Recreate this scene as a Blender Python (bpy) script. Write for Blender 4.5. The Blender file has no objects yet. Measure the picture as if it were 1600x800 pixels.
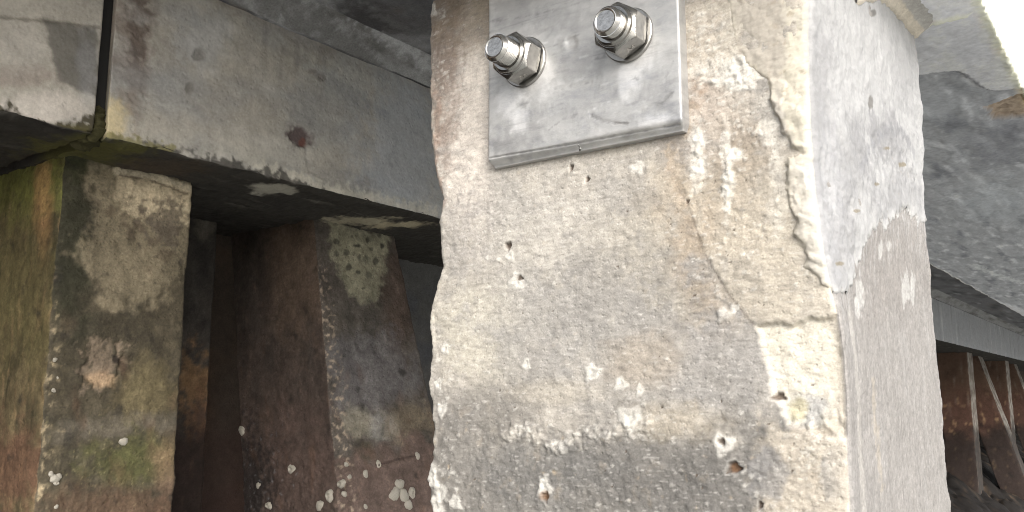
import bpy, bmesh, math, random
import numpy as np
from mathutils import Matrix, Vector

random.seed(7)
RNG = np.random.default_rng(11)
scene = bpy.context.scene
COL = scene.collection

# ---------------------------------------------------------------- camera geometry
# World: +X runs along the wharf, +Y runs in under the deck, Z up.  The camera is the origin.
F_PX, PITCH, YAW = 1350.0, math.radians(9.2), math.radians(36.8)
FWD = np.array([math.cos(YAW), math.sin(YAW), 0.0])
RIGHT = np.array([math.sin(YAW), -math.cos(YAW), 0.0])
UPV = np.array([0, 0, 1.0])
CF = FWD * math.cos(PITCH) + UPV * math.sin(PITCH)
CU = -FWD * math.sin(PITCH) + UPV * math.cos(PITCH)


def ray(px, py):
    return RIGHT * (px - 800) / F_PX + CF + CU * (400 - py) / F_PX


def cast(px, py, axis, val):
    """survey a point of the photograph onto a plane of the place"""
    d = ray(px, py)
    return d * (val / d[axis])


# ---------------------------------------------------------------- noise
def _tab(seed):
    r = np.random.default_rng(seed)
    perm = r.permutation(256).astype(np.int32)
    ang = r.random(256) * 2 * np.pi
    return perm, np.cos(ang).astype(np.float32), np.sin(ang).astype(np.float32)


def perlin(x, y, seed):
    perm, gx, gy = _tab(seed)
    x = np.asarray(x, np.float32); y = np.asarray(y, np.float32)
    xi = np.floor(x).astype(np.int32); yi = np.floor(y).astype(np.int32)
    xf = x - xi; yf = y - yi
    u = xf * xf * xf * (xf * (xf * 6 - 15) + 10)
    v = yf * yf * yf * (yf * (yf * 6 - 15) + 10)

    def g(ix, iy, dx, dy):
        h = perm[(perm[ix & 255] + iy) & 255]
        return gx[h] * dx + gy[h] * dy
    a = g(xi, yi, xf, yf); b = g(xi + 1, yi, xf - 1, yf)
    c = g(xi, yi + 1, xf, yf - 1); d = g(xi + 1, yi + 1, xf - 1, yf - 1)
    return ((a + u * (b - a)) * (1 - v) + (c + u * (d - c)) * v) * 1.45


def fbm(x, y, scale, octaves=4, seed=1, sx=1.0, sy=1.0, gain=0.5):
    out = 0; amp = 1.0; tot = 0; f = 1.0 / scale
    for k in range(octaves):
        out = out + amp * perlin(x * f / sx + 13.7 * k, y * f / sy - 7.3 * k, seed + k)
        tot += amp; amp *= gain; f *= 2.03
    return out / (tot ** 0.5 * 0.9)


def sstep(a, b, x):
    t = np.clip((x - a) / (b - a), 0, 1)
    return t * t * (3 - 2 * t)


def srgb(r, g, b, k=1.0):
    v = np.array([r, g, b], float) / 255
    return np.where(v <= .04045, v / 12.92, ((v + .055) / 1.055) ** 2.4) * k


def grey(c, k=.35):
    c = np.asarray(c, float)
    l = (c * np.array([.3, .55, .15])).sum(-1, keepdims=True)
    return c * (1 - k) + l * k


def mix(col, m, c):
    m = np.clip(m, 0, 1)[:, None]
    return col * (1 - m) + np.asarray(c)[None, :] * m


def polydist(S, Z, pts, closed):
    pts = [np.asarray(p, float) for p in pts]
    n = len(pts)
    best = np.full(S.shape, 1e9); inside = np.zeros(S.shape, bool)
    for i in range(n if closed else n - 1):
        a, b = pts[i], pts[(i + 1) % n]
        e = b - a
        t = np.clip(((S - a[0]) * e[0] + (Z - a[1]) * e[1]) / (e @ e + 1e-12), 0, 1)
        d = (S - a[0] - t * e[0]) ** 2 + (Z - a[1] - t * e[1]) ** 2
        best = np.minimum(best, d)
        if closed:
            c = (a[1] > Z) != (b[1] > Z)
            with np.errstate(divide='ignore', invalid='ignore'):
                xx = e[0] * (Z - a[1]) / (e[1] if abs(e[1]) > 1e-12 else 1e-12) + a[0]
            inside ^= c & (S < xx)
    best = np.sqrt(best)
    return np.where(inside, best, -best) if closed else best


class Feat:
    """marks laid out on one face, in the face's own metres (s, z); survey(px, py) -> (s, z)"""

    def __init__(self, S, Z, survey, seed=3, unit=1.0):
        self.S, self.Z, self.survey = S, Z, survey
        self.w1 = fbm(S, Z, .05 * unit, 6, seed + 50, gain=.6)
        self.w2 = fbm(S, Z, .012 * unit, 4, seed + 60)
        self.seed = seed

    def n(self, scale, octv=4, k=0, sx=1, sy=1):
        return fbm(self.S, self.Z, scale, octv, self.seed + 100 + k, sx, sy)

    def blob(self, px, py, rx, ry, soft=.5, rough=.36, fine=.28):
        c = np.array(self.survey(px, py))
        e1 = (np.array(self.survey(px + rx, py)) - np.array(self.survey(px - rx, py))) / 2
        e2 = (np.array(self.survey(px, py + ry)) - np.array(self.survey(px, py - ry))) / 2
        M = np.linalg.inv(np.array([e1, e2]).T)
        q = M @ np.array([self.S - c[0], self.Z - c[1]])
        d = np.hypot(q[0], q[1]) + rough * self.w1 + fine * self.w2
        return sstep(1 + soft * .5, 1 - soft * .5, d) if soft > 0 else (d < 1).astype(float)

    def sd(self, pts):
        return polydist(self.S, self.Z, [self.survey(*p) for p in pts], True)

    def poly(self, pts, soft=.004, rough=.006, fine=.004):
        return sstep(-soft, soft, self.sd(pts) + rough * self.w1 + fine * self.w2)

    def line(self, pts, width=.003, rough=.003):
        d = polydist(self.S, self.Z, [self.survey(*p) for p in pts], False)
        return sstep(width, width * .3, d + rough * self.w2)


# ---------------------------------------------------------------- object helpers
def tag(o, label=None, cat=None, group=None, kind=None):
    if label: o['label'] = label
    if cat: o['category'] = cat
    if group: o['group'] = group
    if kind: o['kind'] = kind
    return o


def empty(name, loc):
    o = bpy.data.objects.new(name, None)
    o.empty_display_size = .05
    o.location = loc
    COL.objects.link(o)
    return o


def link_mesh(name, me, mat, parent=None):
    o = bpy.data.objects.new(name, me)
    COL.objects.link(o)
    if mat: me.materials.append(mat)
    if parent is not None:
        o.parent = parent
    return o


def np_mesh(name, V, quads, colours=None, ngons=(), smooth=True):
    me = bpy.data.meshes.new(name)
    V = np.ascontiguousarray(V, np.float32)
    nq = len(quads)
    loops = np.asarray(quads, np.int32).ravel()
    starts = np.arange(nq, dtype=np.int32) * 4
    totals = np.full(nq, 4, np.int32)
    for ng in ngons:
        starts = np.append(starts, len(loops)).astype(np.int32)
        totals = np.append(totals, len(ng)).astype(np.int32)
        loops = np.append(loops, np.asarray(ng, np.int32))
    me.vertices.add(len(V)); me.vertices.foreach_set('co', V.ravel())
    me.loops.add(len(loops)); me.loops.foreach_set('vertex_index', loops.astype(np.int32))
    me.polygons.add(len(starts))
    me.polygons.foreach_set('loop_start', starts)
    me.polygons.foreach_set('loop_total', totals)
    sm = np.zeros(len(starts), bool); sm[:nq] = smooth
    me.polygons.foreach_set('use_smooth', sm)
    me.update(calc_edges=True)
    if colours is not None:
        at = me.color_attributes.new('Col', 'FLOAT_COLOR', 'POINT')
        c4 = np.ones((len(V), 4), np.float32); c4[:, :3] = np.clip(colours, 0.004, .9)
        at.data.foreach_set('color', c4.ravel())
    return me


class G:
    pass


def profile(corners, segs, faces, r=.006, k=3):
    """closed section, corners counter-clockwise, rounded; returns a, b, na, nb, p, face"""
    a, b, na, nb, fc = [], [], [], [], []
    n = len(corners)
    C = [np.array(c, float) for c in corners]
    dirs = [(C[(i + 1) % n] - C[i]) / np.linalg.norm(C[(i + 1) % n] - C[i]) for i in range(n)]
    nrm = [np.array([d[1], -d[0]]) for d in dirs]
    for i in range(n):
        s = C[i] + dirs[i] * r; e = C[(i + 1) % n] - dirs[i] * r
        for j in range(segs[i] + 1):
            q = s + (e - s) * j / segs[i]
            a.append(q[0]); b.append(q[1]); na.append(nrm[i][0]); nb.append(nrm[i][1]); fc.append(faces[i])
        n2 = nrm[(i + 1) % n]
        cn = C[(i + 1) % n]
        t = .5 * (nrm[i] + n2); L2 = np.linalg.norm(t)
        convex = (dirs[i][0] * dirs[(i + 1) % n][1] - dirs[i][1] * dirs[(i + 1) % n][0]) > 0
        for j in range(1, k + 1):
            w = j / (k + 1)
            m = nrm[i] * (1 - w) + n2 * w; m /= np.linalg.norm(m)
            # quadratic arc between the two tangent points
            p0, p2 = e, cn + dirs[(i + 1) % n] * r
            q = p0 * (1 - w) ** 2 + cn * 2 * w * (1 - w) + p2 * w * w
            a.append(q[0]); b.append(q[1]); na.append(m[0]); nb.append(m[1])
            fc.append(faces[i] if w < .5 else faces[(i + 1) % n])
    a, b = np.array(a), np.array(b)
    p = np.concatenate([[0], np.cumsum(np.hypot(np.diff(a), np.diff(b)))])
    return a, b, np.array(na), np.array(nb), p, np.array(fc)


def prism(name, prof, rows, axes, mat, parent=None, origin=(0, 0, 0), shape=None, height=None, colour=None, seed=1, keep=None):
    a, b, na, nb, p, fc = prof
    rows = np.asarray(rows, float)
    nl, npf = len(rows), len(a)
    g = G()
    g.nl, g.np = nl, npf
    g.A = np.tile(a, nl); g.B = np.tile(b, nl); g.L = np.repeat(rows, npf)
    g.NA = np.tile(na, nl); g.NB = np.tile(nb, nl); g.P = np.tile(p, nl); g.F = np.tile(fc, nl)
    g.seed = seed
    g.cols = (a, b, fc); g.rows = rows
    if shape: shape(g)
    g.BX, g.BY, g.BZ = axes(g.A, g.B, g.L)
    g.h = height(g) if height else np.zeros(len(g.A))
    X, Y, Z = axes(g.A + g.NA * g.h, g.B + g.NB * g.h, g.L)
    V = np.stack([X, Y, Z], 1) - np.asarray(origin)[None, :]
    col = colour(g) if colour else None
    i = np.arange(nl - 1)[:, None] * npf; j = np.arange(npf)[None, :]
    j2 = (j + 1) % npf
    q = np.stack([i + j, i + j2, i + npf + j2, i + npf + j], -1).reshape(-1, 4)
    ng = [list(range(npf))[::-1], list(range((nl - 1) * npf, nl * npf))]
    me = np_mesh(name, V, q, col, ng)
    g.quads = q
    o = link_mesh(name, me, mat, parent)
    return o, g


AX_PILE = lambda A, B, L: (A, B, L)          # section in (x, y), rows in z
AX_BEAM = lambda A, B, L: (L, A, B)          # section in (y, z), rows in x


def steps(*parts):
    """rows: (start, stop, size) ..."""
    out = []
    for s, e, d in parts:
        n = max(1, int(round((e - s) / d)))
        out += list(np.linspace(s, e, n, endpoint=False))
    return np.array(out + [parts[-1][1]])


# ---------------------------------------------------------------- materials
def new_mat(name):
    m = bpy.data.materials.new(name); m.use_nodes = True
    nt = m.node_tree
    return m, nt, nt.nodes, nt.links, nt.nodes['Principled BSDF']


def concrete_mat(name, grain=420.0, amount=.22, bump=.35, bdist=.0015, rough=.92, pits=True):
    m, nt, N, Lk, bs = new_mat(name)
    at = N.new('ShaderNodeAttribute'); at.attribute_name = 'Col'
    tc = N.new('ShaderNodeTexCoord')
    n1 = N.new('ShaderNodeTexNoise'); n1.inputs['Scale'].default_value = grain
    n1.inputs['Detail'].default_value = 5; n1.inputs['Roughness'].default_value = .65
    n2 = N.new('ShaderNodeTexNoise'); n2.inputs['Scale'].default_value = grain * .13
    n2.inputs['Detail'].default_value = 6; n2.inputs['Roughness'].default_value = .7
    for n in (n1, n2): Lk.new(tc.outputs['Object'], n.inputs['Vector'])
    r1 = N.new('ShaderNodeMapRange'); r1.inputs['From Min'].default_value = .25; r1.inputs['From Max'].default_value = .75
    r1.inputs['To Min'].default_value = 1 - amount; r1.inputs['To Max'].default_value = 1 + amount
    r2 = N.new('ShaderNodeMapRange'); r2.inputs['From Min'].default_value = .25; r2.inputs['From Max'].default_value = .75
    r2.inputs['To Min'].default_value = 1 - amount * .8; r2.inputs['To Max'].default_value = 1 + amount * .8
    Lk.new(n1.outputs['Fac'], r1.inputs['Value']); Lk.new(n2.outputs['Fac'], r2.inputs['Value'])
    mu = N.new('ShaderNodeMath'); mu.operation = 'MULTIPLY'
    Lk.new(r1.outputs[0], mu.inputs[0]); Lk.new(r2.outputs[0], mu.inputs[1])
    vm = N.new('ShaderNodeVectorMath'); vm.operation = 'SCALE'
    Lk.new(at.outputs['Color'], vm.inputs[0]); Lk.new(mu.outputs[0], vm.inputs['Scale'])
    Lk.new(vm.outputs[0], bs.inputs['Base Color'])
    bs.inputs['Roughness'].default_value = rough
    bs.inputs['Specular IOR Level'].default_value = .25
    b = N.new('ShaderNodeBump'); b.inputs['Strength'].default_value = bump; b.inputs['Distance'].default_value = bdist
    ad = N.new('ShaderNodeMath'); ad.operation = 'ADD'
    Lk.new(n1.outputs['Fac'], ad.inputs[0])
    if pits:
        vo = N.new('ShaderNodeTexVoronoi'); vo.inputs['Scale'].default_value = grain * .35
        Lk.new(tc.outputs['Object'], vo.inputs['Vector'])
        pr = N.new('ShaderNodeMapRange'); pr.inputs['From Min'].default_value = .05; pr.inputs['From Max'].default_value = .3
        Lk.new(vo.outputs['Distance'], pr.inputs['Value'])
        Lk.new(pr.outputs[0], ad.inputs[1])
    else:
        Lk.new(n2.outputs['Fac'], ad.inputs[1])
    Lk.new(ad.outputs[0], b.inputs['Height'])
    Lk.new(b.outputs[0], bs.inputs['Normal'])
    return m


M_PILE = concrete_mat('pile_concrete', 520, .20, .5, .0010)
M_COAT = concrete_mat('plaster', 420, .07, .35, .001)
M_DARK = concrete_mat('stained_concrete', 150, .28, .5, .004, rough=.8)
M_BEAM = concrete_mat('beam_concrete', 120, .16, .4, .003)


def galvanised():
    m, nt, N, Lk, bs = new_mat('galvanised_steel')
    tc = N.new('ShaderNodeTexCoord')
    n1 = N.new('ShaderNodeTexNoise'); n1.inputs['Scale'].default_value = 17; n1.inputs['Detail'].default_value = 12
    n1.inputs['Roughness'].default_value = .76; n1.inputs['Distortion'].default_value = .12
    mp = N.new('ShaderNodeMapping'); mp.inputs['Scale'].default_value = (1, .6, 1.5); mp.inputs['Rotation'].default_value = (.35, 0, 0)
    Lk.new(tc.outputs['Object'], mp.inputs['Vector']); Lk.new(mp.outputs[0], n1.inputs['Vector'])
    n2 = N.new('ShaderNodeTexNoise'); n2.inputs['Scale'].default_value = 260; n2.inputs['Detail'].default_value = 5
    Lk.new(tc.outputs['Object'], n2.inputs['Vector'])
    # drawn scratches
    ms = N.new('ShaderNodeMapping'); ms.inputs['Scale'].default_value = (1, 9, 150); ms.inputs['Rotation'].default_value = (.22, 0, 0)
    ns = N.new('ShaderNodeTexNoise'); ns.inputs['Scale'].default_value = 1.0; ns.inputs['Detail'].default_value = 3
    Lk.new(tc.outputs['Object'], ms.inputs['Vector']); Lk.new(ms.outputs[0], ns.inputs['Vector'])
    cr = N.new('ShaderNodeValToRGB')
    e = cr.color_ramp.elements
    e[0].position = .36; e[0].color = (.35, .35, .355, 1); e[1].position = .66; e[1].color = (.56, .55, .535, 1)
    x = cr.color_ramp.elements.new(.47); x.color = (.45, .445, .435, 1)
    Lk.new(n1.outputs['Fac'], cr.inputs['Fac'])
    sr = N.new('ShaderNodeMapRange'); sr.inputs['From Min'].default_value = .60; sr.inputs['From Max'].default_value = .72
    sr.inputs['To Min'].default_value = 0; sr.inputs['To Max'].default_value = .3
    Lk.new(ns.outputs['Fac'], sr.inputs['Value'])
    mx = N.new('ShaderNodeMix'); mx.data_type = 'RGBA'
    Lk.new(sr.outputs[0], mx.inputs['Factor']); Lk.new(cr.outputs[0], mx.inputs['A']); mx.inputs['B'].default_value = (.12, .12, .125, 1)
    at = N.new('ShaderNodeAttribute'); at.attribute_name = 'Col'
    m2 = N.new('ShaderNodeVectorMath'); m2.operation = 'MULTIPLY'
    m3 = N.new('ShaderNodeVectorMath'); m3.operation = 'SCALE'; m3.inputs['Scale'].default_value = 1.9
    Lk.new(mx.outputs['Result'], m2.inputs[0]); Lk.new(at.outputs['Color'], m2.inputs[1]); Lk.new(m2.outputs[0], m3.inputs[0])
    Lk.new(m3.outputs[0], bs.inputs['Base Color'])
    bs.inputs['Metallic'].default_value = .45
    rr = N.new('ShaderNodeMapRange'); rr.inputs['To Min'].default_value = .36; rr.inputs['To Max'].default_value = .58
    Lk.new(n1.outputs['Fac'], rr.inputs['Value']); Lk.new(rr.outputs[0], bs.inputs['Roughness'])
    b = N.new('ShaderNodeBump'); b.inputs['Strength'].default_value = .25; b.inputs['Distance'].default_value = .0012
    ad = N.new('ShaderNodeMath'); ad.operation = 'ADD'
    Lk.new(n1.outputs['Fac'], ad.inputs[0]); Lk.new(n2.outputs['Fac'], ad.inputs[1])
    Lk.new(ad.outputs[0], b.inputs['Height']); Lk.new(b.outputs[0], bs.inputs['Normal'])
    return m


def metal(name, colour, rough, bump=.06):
    m, nt, N, Lk, bs = new_mat(name)
    tc = N.new('ShaderNodeTexCoord')
    n = N.new('ShaderNodeTexNoise'); n.inputs['Scale'].default_value = 180; n.inputs['Detail'].default_value = 5
    Lk.new(tc.outputs['Object'], n.inputs['Vector'])
    cr = N.new('ShaderNodeValToRGB')
    cr.color_ramp.elements[0].position = .3; cr.color_ramp.elements[0].color = tuple(c * .72 for c in colour) + (1,)
    cr.color_ramp.elements[1].position = .7; cr.color_ramp.elements[1].color = tuple(colour) + (1,)
    Lk.new(n.outputs['Fac'], cr.inputs['Fac']); Lk.new(cr.outputs[0], bs.inputs['Base Color'])
    bs.inputs['Metallic'].default_value = 1
    rr = N.new('ShaderNodeMapRange'); rr.inputs['To Min'].default_value = rough * .7; rr.inputs['To Max'].default_value = rough * 1.4
    Lk.new(n.outputs['Fac'], rr.inputs['Value']); Lk.new(rr.outputs[0], bs.inputs['Roughness'])
    b = N.new('ShaderNodeBump'); b.inputs['Strength'].default_value = bump; b.inputs['Distance'].default_value = .001
    Lk.new(n.outputs['Fac'], b.inputs['Height']); Lk.new(b.outputs[0], bs.inputs['Normal'])
    return m


M_PLATE = galvanised()
M_STEEL = metal('stainless_steel', (.54, .52, .49), .19, .12)
M_WASH = metal('washer_steel', (.40, .39, .37), .34, .14)
M_NUT = metal('nut_steel', (.36, .35, .33), .20, .12)


def shell_mat():
    m, nt, N, Lk, bs = new_mat('barnacle_shell')
    tc = N.new('ShaderNodeTexCoord')
    n = N.new('ShaderNodeTexNoise'); n.inputs['Scale'].default_value = 90; n.inputs['Detail'].default_value = 5
    Lk.new(tc.outputs['Object'], n.inputs['Vector'])
    cr = N.new('ShaderNodeValToRGB')
    cr.color_ramp.elements[0].position = .32; cr.color_ramp.elements[0].color = (.16, .14, .11, 1)
    cr.color_ramp.elements[1].position = .62; cr.color_ramp.elements[1].color = (.46, .43, .37, 1)
    Lk.new(n.outputs['Fac'], cr.inputs['Fac']); Lk.new(cr.outputs[0], bs.inputs['Base Color'])
    bs.inputs['Roughness'].default_value = .6
    b = N.new('ShaderNodeBump'); b.inputs['Strength'].default_value = .4; b.inputs['Distance'].default_value = .003
    Lk.new(n.outputs['Fac'], b.inputs['Height']); Lk.new(b.outputs[0], bs.inputs['Normal'])
    return m


M_SHELL = shell_mat()


def water_mat():
    m, nt, N, Lk, bs = new_mat('pale_bounce_water')
    tc = N.new('ShaderNodeTexCoord')
    n = N.new('ShaderNodeTexNoise'); n.inputs['Scale'].default_value = 2.6; n.inputs['Detail'].default_value = 6
    n.inputs['Roughness'].default_value = .6
    Lk.new(tc.outputs['Object'], n.inputs['Vector'])
    cr = N.new('ShaderNodeValToRGB')
    cr.color_ramp.elements[0].color = (.32, .33, .31, 1); cr.color_ramp.elements[1].color = (.41, .41, .38, 1)  # unseen surface, made pale to bounce light under the deck
    Lk.new(n.outputs['Fac'], cr.inputs['Fac']); Lk.new(cr.outputs[0], bs.inputs['Base Color'])
    bs.inputs['Roughness'].default_value = .22; bs.inputs['IOR'].default_value = 1.333
    b = N.new('ShaderNodeBump'); b.inputs['Strength'].default_value = .6; b.inputs['Distance'].default_value = .12
    Lk.new(n.outputs['Fac'], b.inputs['Height']); Lk.new(b.outputs[0], bs.inputs['Normal'])
    return m


M_WATER = water_mat()

# ---------------------------------------------------------------- key dimensions (metres)
PU0, PU1, PV0, PV1 = .7576, 1.180, .223, .680      # the near pile's section
ZE = .48                                            # underside of the edge beam
EB0, EB1 = .135, .656                               # edge beam, outer and inner face
VB0, VB1, ZB0, ZB1 = 2.262, 3.25, .698, 1.25        # cap beam
ZS = 1.30                                           # deck soffit
U_MIN, U_MAX = -1.0, 46.0  # near end stops short out of view, set by the light it admits
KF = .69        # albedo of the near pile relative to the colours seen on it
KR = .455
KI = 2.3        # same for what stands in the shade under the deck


# ================================================================= the near pile
def on_front(px, py):
    q = cast(px, py, 0, PU0); return q[1], q[2]


def on_right(px, py):
    q = cast(px, py, 1, PV0); return q[0], q[2]


def edge_curve(pts, fn):
    sz = np.array([fn(*p) for p in pts])
    o = np.argsort(sz[:, 1])
    return sz[o, 1], sz[o, 0]


LEFT_EDGE = edge_curve([(672, -30), (672, 0), (668, 60), (671, 130), (668, 200), (674, 250), (686, 310), (682, 350), (688, 420), (676, 458),
                        (668, 490), (672, 540), (667, 600), (673, 660), (672, 720), (665, 750), (674, 800), (672, 860)], on_front)
ARRIS = edge_curve([(1262, -30), (1264, 0), (1268, 200), (1276, 300), (1290, 400), (1312, 490), (1322, 560), (1332, 800), (1334, 860)], on_front)
RIGHT_EDGE = edge_curve([(1424, -10), (1427, 55), (1437, 130), (1441, 200), (1441, 300), (1446, 350), (1456, 450), (1470, 600), (1477, 700), (1487, 800), (1491, 860)], on_right)


def pile_shape(g):
    le = np.interp(g.L, *LEFT_EDGE); ar = np.interp(g.L, *ARRIS); re = np.interp(g.L, *RIGHT_EDGE)
    wl = sstep(PV1 - .12, PV1, g.B); wa = sstep(PV0 + .10, PV0, g.B)
    fr = sstep(PU0 + .08, PU0, g.A)
    dB = (le - PV1) * wl + (ar - PV0) * wa * fr
    dA = (re - PU1) * sstep(PU1 - .12, PU1, g.A) * sstep(PV1 - .05, PV0, g.B)
    g.B0, g.A0 = g.B.copy(), g.A.copy()
    g.B = g.B + dB; g.A = g.A + dA


A_LINE = [(1040, 230), (1075, 320), (1100, 395), (1122, 432), (1140, 462), (1178, 508)]
PATCH = [(1178, 508), (1235, 504), (1290, 492), (1306, 560), (1304, 640), (1282, 668), (1228, 664), (1212, 622), (1200, 575), (1190, 540)]
COAT_F = [(1128, -60), (1142, 30), (1152, 62), (1166, 98), (1200, 125), (1207, 165), (1218, 186), (1229, 214), (1238, 234), (1256, 240), (1232, 247),
          (1229, 290), (1234, 326), (1246, 345), (1240, 368), (1257, 386), (1262, 402), (1256, 416), (1274, 432), (1284, 446), (1304, 452), (1420, 470), (1420, -60)]
COAT_R = [(1150, -60), (1368, -60), (1430, 36), (1470, 60), (1490, 330), (1447, 338), (1432, 352), (1412, 322), (1396, 338), (1384, 352), (1368, 347), (1352, 380),
          (1338, 412), (1331, 440), (1322, 454), (1300, 456), (1150, 470)]


def pile_feats(g):
    if hasattr(g, 'ff'):
        return
    fm = g.F == 'front'; rm = g.F == 'right'
    g.fm, g.rm = fm, rm
    g.ff = Feat(g.B[fm], g.L[fm], on_front, 21)
    g.fr = Feat(g.A[rm], g.L[rm], on_right, 41)
    f = g.ff
    g.low = sstep(.005, -.085, f.Z + .035 * f.n(.09, 5, 3) + .015 * f.w1 + .008 * f.w2)     # weathered tidal zone
    g.patch = f.poly(PATCH, .0025, .003, .002)
    g.patchh = f.poly([p for p in PATCH[:2]] + [(1400, 480), (1400, 700), (1300, 690)] + PATCH[6:], .0020, .004, .003) * f.blob(1270, 555, 130, 120, .5, .1)
    # side of the long diagonal crack
    pts = [on_front(*p) for p in A_LINE]
    zz = np.array([p[1] for p in pts]); ss = np.array([p[0] for p in pts]); o = np.argsort(zz)
    dl = np.interp(f.Z, zz[o], ss[o]) - f.S
    g.rside = sstep(-.001, .0035, dl + .002 * f.w2) * sstep(zz.min() - .001, zz.min() + .004, f.Z) * sstep(zz.max() + .01, zz.max() - .07, f.Z)
    ridge = [(795, 682), (812, 671), (832, 678), (850, 690), (872, 702), (905, 690), (940, 680), (985, 672), (1012, 660)]
    g.ridge = f.line(ridge, .009, .009)
    # pebbles, crumbs and blow holes in the skin of the concrete
    H = np.zeros(len(f.S)); T = np.zeros(len(f.S)); K = np.zeros(len(f.S))
    nc = int(fm.reshape(g.nl, g.np)[0].sum())
    S2 = f.S.reshape(g.nl, nc); Z2 = f.Z.reshape(g.nl, nc)
    H2 = H.reshape(g.nl, nc); T2 = T.reshape(g.nl, nc); K2 = K.reshape(g.nl, nc)
    s1 = S2[g.nl // 2]; z1 = Z2[:, 0]
    os = np.argsort(s1); ss1 = s1[os]

    def stamp(s, z, r, kind, el=1.0):
        ext = r * 1.6
        r0, r1 = np.searchsorted(z1, [z - ext, z + ext])
        c0, c1 = np.searchsorted(ss1, [s - ext * el, s + ext * el])
        if r1 <= r0 or c1 <= c0: return
        cc = np.sort(os[c0:c1]); ca, cb = cc[0], cc[-1] + 1
        a = S2[r0:r1, ca:cb] - s; b = Z2[r0:r1, ca:cb] - z
        th = np.arctan2(b, a / el); ph = RNG.random() * 6.3
        d = np.hypot(a / el, b) / r * (1 + .18 * np.sin(3 * th + ph) + .12 * np.sin(5 * th + 2 * ph))
        if kind == 'peb':
            m = sstep(1.15, .6, d); H2[r0:r1, ca:cb] += m * r * .22
            T2[r0:r1, ca:cb] = np.maximum(T2[r0:r1, ca:cb], m * RNG.uniform(.15, .7))
        elif kind == 'chip':
            m = sstep(1.2, .8, d); H2[r0:r1, ca:cb] += m * r * .10 - sstep(.5, .2, d) * r * .14
            T2[r0:r1, ca:cb] = np.maximum(T2[r0:r1, ca:cb], m)
        else:
            m = sstep(1.0, .55, d); rim = sstep(1.5, 1.1, d) * sstep(.8, 1.05, d)
            H2[r0:r1, ca:cb] += -m * r * .9
            K2[r0:r1, ca:cb] = np.maximum(K2[r0:r1, ca:cb], m)
            T2[r0:r1, ca:cb] = np.maximum(T2[r0:r1, ca:cb], rim * .3)
    for _ in range(1300):
        px = RNG.uniform(672, 1325); py = RNG.uniform(0, 830)
        w = .07
        if py > 560: w = .42
        if px > 1070 and 60 < py < 480: w = .8
        if px < 735: w = max(w, .5)
        if 1200 < px and py > 640: w = .85
        if RNG.random() < w:
            s, z = on_front(px, py)
            stamp(s, z, RNG.uniform(.0008, .0022) * (1.5 if RNG.random() < .12 else 1), 'peb', RNG.uniform(.8, 2.0))
    for cx, cy, sx_, sy_, k in [(1150, 120, 26, 22, 60), (1088, 240, 6, 40, 34), (1136, 285, 6, 40, 34), (1205, 200, 10, 40, 40), (1100, 50, 22, 30, 40), (1110, 110, 26, 30, 40), (1220, 290, 8, 60, 36),
                                  (1250, 110, 8, 70, 50), (1160, 190, 30, 40, 30), (700, 730, 16, 60, 50), (1270, 700, 40, 60, 60), (690, 600, 14, 60, 24), (1255, 420, 30, 40, 30), (760, 420, 30, 60, 20), (690, 90, 12, 60, 40), (815, 676, 24, 10, 24), (870, 698, 30, 10, 26), (950, 678, 50, 10, 36), (1010, 662, 20, 14, 16)]:
        for _ in range(k):
            s, z = on_front(RNG.normal(cx, sx_ * .6), RNG.normal(cy, sy_ * .6)); stamp(s, z, RNG.uniform(.0008, .0030), 'peb', RNG.uniform(.7, 2.2))
    for _ in range(60):
        px = RNG.uniform(690, 1310); py = RNG.uniform(250, 820)
        s, z = on_front(px, py); stamp(s, z, RNG.uniform(.0006, .0014), 'pit', RNG.uniform(.8, 1.5))
    for px, py, rr, kd, el in [(794, 384, 7, 'pit', 1.0), (797, 400, 8, 'chip', .9), (806, 440, 13, 'chip', .9), (811, 434, 5.5, 'pit', 1.1), (822, 569, 8, 'chip', .8), (925, 582, 11, 'chip', 1.1),
                               (852, 762, 13, 'chip', .8), (853, 776, 8, 'pit', .8), (1146, 731, 8, 'pit', 1.2), (1130, 694, 12, 'chip', 1.1), (1127, 690, 5, 'pit', 1.2),
                               (1074, 315, 3.2, 'pit', 1), (1188, 789, 5, 'pit', .7), (1131, 492, 9, 'peb', 1.2), (1148, 481, 5, 'chip', 1.2), (985, 652, 14, 'chip', 1.3),
                               (970, 600, 9, 'chip', 1.0), (1000, 610, 8, 'chip', .6), (1145, 240, 8, 'chip', 1.0), (1160, 130, 12, 'chip', 1.3), (1143, 122, 9, 'chip', 1.4), (1136, 276, 9, 'chip', .7),
                               (1133, 300, 8, 'chip', .6), (1136, 325, 6, 'chip', .9), (1090, 215, 11, 'chip', .6), (1091, 262, 9, 'chip', .7), (1152, 100, 10, 'chip', 1.5), (1215, 620, 6, 'pit', 1.4),
                               (675, 745, 18, 'chip', .7), (688, 770, 14, 'chip', .9), (680, 790, 13, 'chip', 1.1), (712, 785, 10, 'chip', 1.2), (690, 640, 10, 'chip', 1.0), (684, 600, 8, 'chip', 1), (694, 545, 9, 'chip', .8),
                               (676, 16, 12, 'chip', .7), (893, 262, 6, 'pit', .7), (918, 280, 5, 'pit', .8), (995, 262, 8, 'chip', 1.4)]:
        s, z = on_front(px, py); stamp(s, z, rr / 1400.0 * 1.05, kd, el)
    g.spH, g.spT, g.spK = H, T, K


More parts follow.
